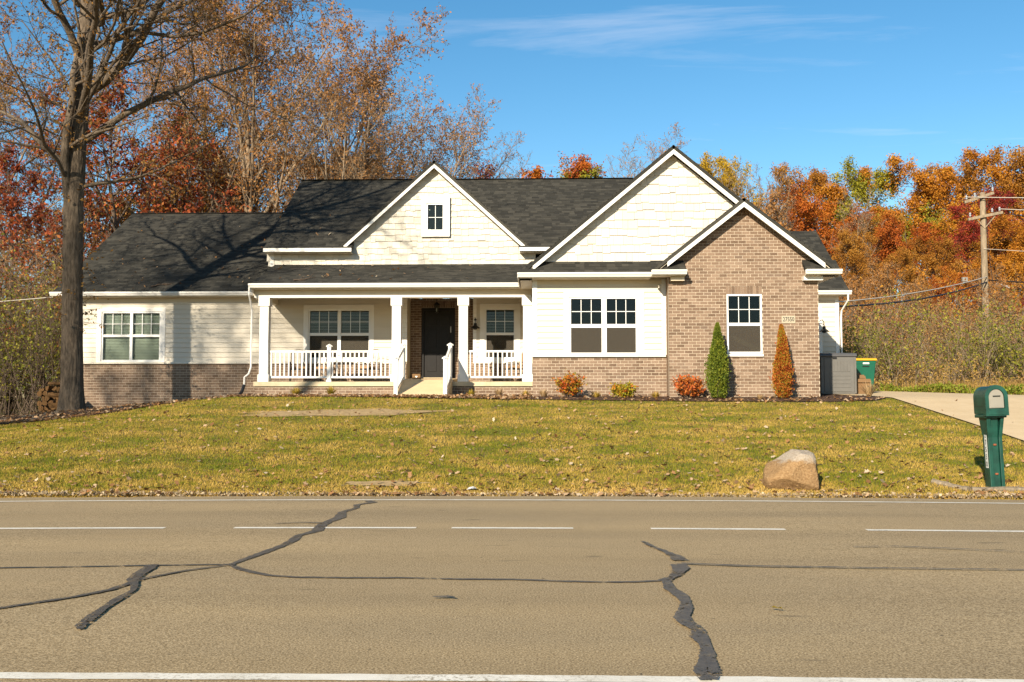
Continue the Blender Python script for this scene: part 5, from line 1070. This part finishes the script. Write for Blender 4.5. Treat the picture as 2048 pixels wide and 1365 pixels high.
def wheelie():
    x, y = 10.0, 31.0; z0 = gz(x, y) + .03; t = empty('trash_bin', (x, y, z0)); tag(t, 'green wheeled trash bin with yellow lid behind the cartons', 'trash bin'); gm = plain('bin_green', (.004, .085, .050), .4, .4, .1, 4); ym = plain('bin_yellow', (.55, .30, .012), .45, .4, .06, 4)
    b = MB(); lo_, hi = [(-.24, -.27), (.24, -.27), (.24, .27), (-.24, .27)], [(-.31, -.36), (.31, -.36), (.31, .36), (-.31, .36)]; b.v = [(p[0], p[1], .06) for p in lo_] + [(p[0] * .97, p[1] * .97, .86) for p in hi] + [(p[0], p[1], .92) for p in hi] + [(p[0], p[1], .98) for p in hi]
    b.f = [(0, 1, 2, 3), (12, 13, 14, 15)] + [(a + i, a + (i + 1) % 4, a + 4 + (i + 1) % 4, a + 4 + i) for a in (0, 4, 8) for i in range(4)]; b.build('body', gm, t, bevel=.025)
    MB().px([(-.40, .985), (-.40, 1.02), (-.34, 1.06), (.30, 1.075), (.40, 1.04), (.40, .985)], -.335, .335).build('lid', ym, t, bevel=.015)
    for s_ in (-1, 1): MB().tube([(s_ * .20, .30, .12), (s_ * .27, .30, .12)], .12, 14).build('wheel', M['black'], t)
    MB().box(-.09, .10, -.366, -.350, .88, .925).build('label_sticker', M['vinyl'], t); MB().box(-.10, .10, -.372, -.340, .80, .825).build('grip_bar', M['black'], t); MB().tube([(-.28, .40, 1.0), (.28, .40, 1.0)], .018, 8).build('handle', gm, t)
wheelie()
kraft = plain('kraft_carton', (.17, .10, .048), .85, .1, .12, 5)
def carton(x, y, w_, d_, h_, lab, z=0, rz=0, tape=True):
    t = empty('carton', (x, y, gz(x, y) + .03 + z)); t.rotation_euler = (0, 0, R(rz)); tag(t, lab, 'carton')
    MB().box(-w_ / 2, w_ / 2, 0, .006, 0, h_).box(-w_ / 2, w_ / 2, d_ - .006, d_, 0, h_).box(-w_ / 2, -w_ / 2 + .006, .006, d_ - .006, 0, h_).box(w_ / 2 - .006, w_ / 2, .006, d_ - .006, 0, h_).box(-w_ / 2, w_ / 2, .006, d_ - .006, 0, .006).build('carton_walls', kraft, t)
    MB().extrude([(-w_ / 2, 0, h_), (w_ / 2, 0, h_), (w_ / 2, -.06, h_ - .10), (-w_ / 2, -.06, h_ - .10)], (0, .004, .004)).build('flap', kraft, t)
    MB().extrude([(-w_ / 2, d_, h_), (w_ / 2, d_, h_), (w_ / 2, d_ + .06, h_ + .10), (-w_ / 2, d_ + .06, h_ + .10)], (0, .004, .004)).build('flap', kraft, t)
    MB().box(w_ / 2 - .10, w_ / 2 - .03, -.002, -.0005, h_ * .45, h_ * .55).build('printed_mark', M['black'], t)
carton(9.62, 29.9, .53, .40, .44, 'large open brown carton on the ground beside the deck box'); carton(9.62, 30.36, .46, .28, .56, 'smaller brown carton standing behind the large carton')
# ------------------------------------------------------------------ porch furniture
cush = plain('tan_cushion', (.30, .185, .10), .9, .1, .12, 6); frame_m = plain('bronze_metal', (.025, .02, .017), .45, .4, .1, 6)
def chair(x, y, rz, lab, back=False):
    t = empty('patio_chair', (x, y, 1.922)); t.rotation_euler = (0, 0, R(rz)); tag(t, lab, 'chair', 'metal patio chairs on the porch')
    for sx_ in (-1, 1):
        MB().tube([(sx_ * .27, -.26, 0), (sx_ * .27, -.25, .60), (sx_ * .27, -.15, .64), (sx_ * .27, .22, .62)], .013, 7).build('arm', frame_m, t); MB().tube([(sx_ * .26, .34, 0), (sx_ * .26, .24, .42), (sx_ * .25, .34, .95)], .013, 7).build('leg', frame_m, t)
    MB().tube([(-.25, .34, .95)] + [(.25 * -math.cos(math.pi * i / 8), .34 + .02, .95 + .10 * math.sin(math.pi * i / 8)) for i in range(1, 8)] + [(.25, .34, .95)], .013, 7).build('back_rail', frame_m, t)
    for k in (-.15, -.05, .05, .15): MB().tube([(k, .25, .46), (k, .345, 1.0)], .007, 5).build('back_bar', frame_m, t)
    MB().box(-.26, .26, -.26, .24, .40, .425).build('seat_frame', frame_m, t); MB().box(-.25, .25, -.25, .23, .427, .50).build('seat_cushion', cush, t, bevel=.025)
    if back: MB().extrude([(-.22, .20, .52), (.22, .20, .52), (.22, .275, .92), (-.22, .275, .92)], (0, .05, -.01)).build('back_cushion', cush, t, bevel=.02)
chair(-7.55, 31.25, 12, 'metal patio chair at the left end of the porch'); chair(-6.75, 31.45, -5, 'metal patio chair in the middle of the three left of the ramp'); chair(-5.35, 31.2, -30, 'metal patio chair nearest the ramp on the left'); chair(-.72, 31.15, -68, 'metal patio chair with tan cushions right of the front door', True)
def table(x, y, r, h, lab):
    t = empty('patio_table', (x, y, 1.922)); tag(t, lab, 'table'); MB().lathe((0, 0, h), [(r, -.02), (r, 0), (r - .01, .008)], 24).build('table_top', frame_m, t)
    for k in range(3): a = k * 2.094 + .5; MB().tube([(r * .8 * math.cos(a), r * .8 * math.sin(a), 0), (r * .35 * math.cos(a), r * .35 * math.sin(a), h * .5), (r * .75 * math.cos(a), r * .75 * math.sin(a), h - .02)], .011, 6).build('leg', frame_m, t)
table(-6.1, 31.05, .38, .62, 'round metal table between the chairs left of the ramp'); table(-1.35, 31.3, .24, .48, 'small round side table below the right porch window')
pk = empty('parcel', (-4.12, 31.6, 1.955)); pk.location.z = 2.03; pk.location.x = -3.86; tag(pk, 'small brown parcel box at the left of the front door', 'parcel'); MB().box(-.13, .13, -.1, .1, 0, .17).build('box', kraft, pk, bevel=.004); MB().box(-.13, .13, -.012, .012, .1705, .173).build('tape', plain('tape', (.4, .27, .14), .4), pk)
hm = MB().py([(-.035, .085), (0, .04), (.035, .085), (.03, .105), (.015, .11), (0, .098), (-.015, .11), (-.03, .105)], -.1025, -.1005).build('heart_mark', M['vinyl'], pk)
# ------------------------------------------------------------------ firewood
em = bark('cut_wood', (.06, .03, .012), (.16, .09, .038), 30); lm_ = []
for k in range(4):
    b = MB(); pts = [(.085 * math.cos(a) * random.uniform(.85, 1.1), .085 * math.sin(a) * random.uniform(.85, 1.1)) for a in (np.linspace(0, 6.283, 9)[:-1] if k % 2 else np.linspace(0, 3.4, 6))]; b.py(pts, 0, .42); me = b.mesh('firewood_log'); me.materials.append(em if k % 2 == 0 else M['bark_dark']); me.materials.append(em)
    for p in me.polygons:
        if abs(p.normal.y) > .8: p.material_index = 1
    lm_.append(me)
fx, fy = -15.05, 30.6; fz = gz(fx, fy)
for r0_ in range(6):
    for c_ in range(4 if r0_ < 4 else 3):
        o = link('firewood_log', random.choice(lm_), None, None, (fx - .45 + c_ * .175 + .08 * (r0_ % 2), fy + random.uniform(-.05, .05), gz(fx - .5 + c_ * .175, fy) + .07 + r0_ * .15)); o.rotation_euler = (0, random.uniform(0, 6.28), R(random.uniform(-6, 6))); tag(o, 'split firewood log in the stack behind the big oak trunk', 'firewood', 'firewood stack behind the oak')
for r0_ in range(6):
    o = link('firewood_log', lm_[2 if r0_ % 2 else 0], None, None, (-14.55 + .08 * (r0_ % 2), 29.9, gz(-14.5, 29.9) + .08 + r0_ * .16)); o.rotation_euler = (0, r0_ * 1.3, R(80 if r0_ % 2 else 8)); tag(o, 'split firewood log in the stack behind the big oak trunk', 'firewood', 'firewood stack behind the oak')
# ------------------------------------------------------------------ utility pole and wires
def pole():
    x, y = 21.4, 48.0; z0 = gz(x, y) - .3; zt = 11.35; t = empty('utility_pole', (x, y, 0)); tag(t, 'weathered wooden utility pole with two slanting crossarms', 'utility pole'); wm_ = bark('pole_wood', (.13, .10, .065), (.32, .25, .17), 12)
    MB().tube([(0, 0, z0), (0, 0, zt)], [.17, .125], 12).build('post', wm_, t)
    for (za, zb, xa, xb) in ((10.85, 11.30, -.95, .45), (10.02, 10.36, -.80, .85)): MB().bar((xa, -.2, za), (xb, -.18, zb), .10, .13).build('crossarm', wm_, t)
    for sx_ in (-1, 1): MB().bar((sx_ * .5, -.16, 10.2), (0, -.14, 9.6), .03, .04).build('brace', wm_, t)
    for xx, zz in ((-.85, 10.98), (-.45, 11.1), (.4, 11.38), (-.7, 10.15), (.7, 10.42), (.35, 10.36)): MB().lathe((xx, -.2, zz), [(.03, 0), (.06, .04), (.03, .08), (.06, .12), (.02, .2)], 8).build('insulator', plain('insulator', (.3, .32, .34), .3, .5, .05), t)
    MB().box(-1.1, -.85, -.1, .05, 7.05, 7.25).build('splice_box', plain('dull_metal', (.2, .19, .17), .5), t); MB().tube([(.14, 0, 10.4), (.22, -.1, 8), (.35, -.1, 6.9)], .012, 5).build('ground_wire', M['black'], t)
    MB().tube([(.5, -.1, 6.95), (1.1, -.1, 6.75)], .05, 8).build('lamp_arm', plain('lamp_grey', (.35, .34, .32), .4), t)
pole()
def wire(a, b, sag, r, lab, mat, nm='power_line'):
    a, b = Vector(a), Vector(b); p = [tuple(a.lerp(b, i / 24) - Vector((0, 0, sag * 4 * (i / 24) * (1 - i / 24)))) for i in range(25)]; o = MB().tube(p, r, 5).build(nm, mat); tag(o, lab, 'wire', 'overhead wires'); return o
wg = plain('bright_wire', (.42, .38, .32), .4, .4, .05)
wire((20.55, 47.8, 11.1), (60, 40, 11.8), .8, .018, 'topmost bright wire running right from the pole', wg); wire((22.1, 47.8, 10.52), (60, 44, 10.9), .8, .018, 'bright wire from the right end of the lower crossarm', wg); wire((22.1, 47.8, 10.3), (60, 46, 9.4), .9, .014, 'dark thin wire below the lower crossarm', M['black'])
wire((21.4, 47.8, 7.25), (9.55, 33.5, 4.62), .18, .022, 'bright service wire from the pole to the garage eave', wg); wire((21.4, 47.8, 7.0), (9.55, 33.5, 4.50), .28, .035, 'thick black service cable from the pole to the garage eave', M['black']); wire((21.5, 47.8, 7.1), (60, 46, 7.0), .8, .03, 'black cable running right from the pole', M['black'])
wire((21.3, 47.8, 8.6), (60, 47, 8.2), .6, .012, 'thin grey wire at mid height right of the pole', wg); wire((-15.7, 31.8, 4.72), (-34, 33, 4.3), .25, .013, 'pale wire running left from the wing eave', wg)
# twigs and leaves that fell on the roofs
r_ = np.random.default_rng(120)
def roofz(X, Y): return np.where(X < -8.9, EZ + .03 + (Y - 31.7) * LS, np.where(Y < 32, EZ + .01 + (Y - (YP - .42)) * PS, ME + (Y - 31.7) * MS))
n = 80; X = np.concatenate([r_.uniform(-15.5, -9, n), r_.uniform(-8.4, -1, n // 2), r_.uniform(-8.6, 0, n // 2)]); Y = np.concatenate([r_.uniform(31.8, 37.5, n), r_.uniform(29.5, 31.9, n // 2), r_.uniform(32.4, 36.3, n // 2)]); kk = ~((Y > 32) & (X > -6.6)); X, Y = X[kk], Y[kk]
litter('roof_leaves', X, Y, roofz(X, Y) + .04, .05, .12, M['litter'], 8, .5)
for k, (x, y, L_, lab) in enumerate([(-12.6, 31.95, .9, 'fallen dark twig on the lower edge of the wing roof'), (-7.35, 29.6, .7, 'fallen dark stick leaning on the porch gutter')]):
    rng = np.random.default_rng(200 + k); z = float(roofz(np.array(x), np.array(y))) + .05; P, Rr = grow(np.array([[0, 0, 0.]]), np.array([[.8 if k == 0 else .55, .35, .3]]), np.array([L_]), np.array([.022]), 6, .15, .0); s_, d_, l_, q_ = spawn(P, Rr, np.array([L_]), 6, .1, 1, 45, .5, .7); P1, R1 = grow(s_, d_, l_, np.maximum(q_, .008), 3, .2, 0)
    o = link('fallen_twig', np_mesh('fallen_twig', *join([tubes(P, Rr, 5), tubes(P1, R1, 4)]), M['bark_dark']), None, None, (x, y, z)); tag(o, lab, 'twig')
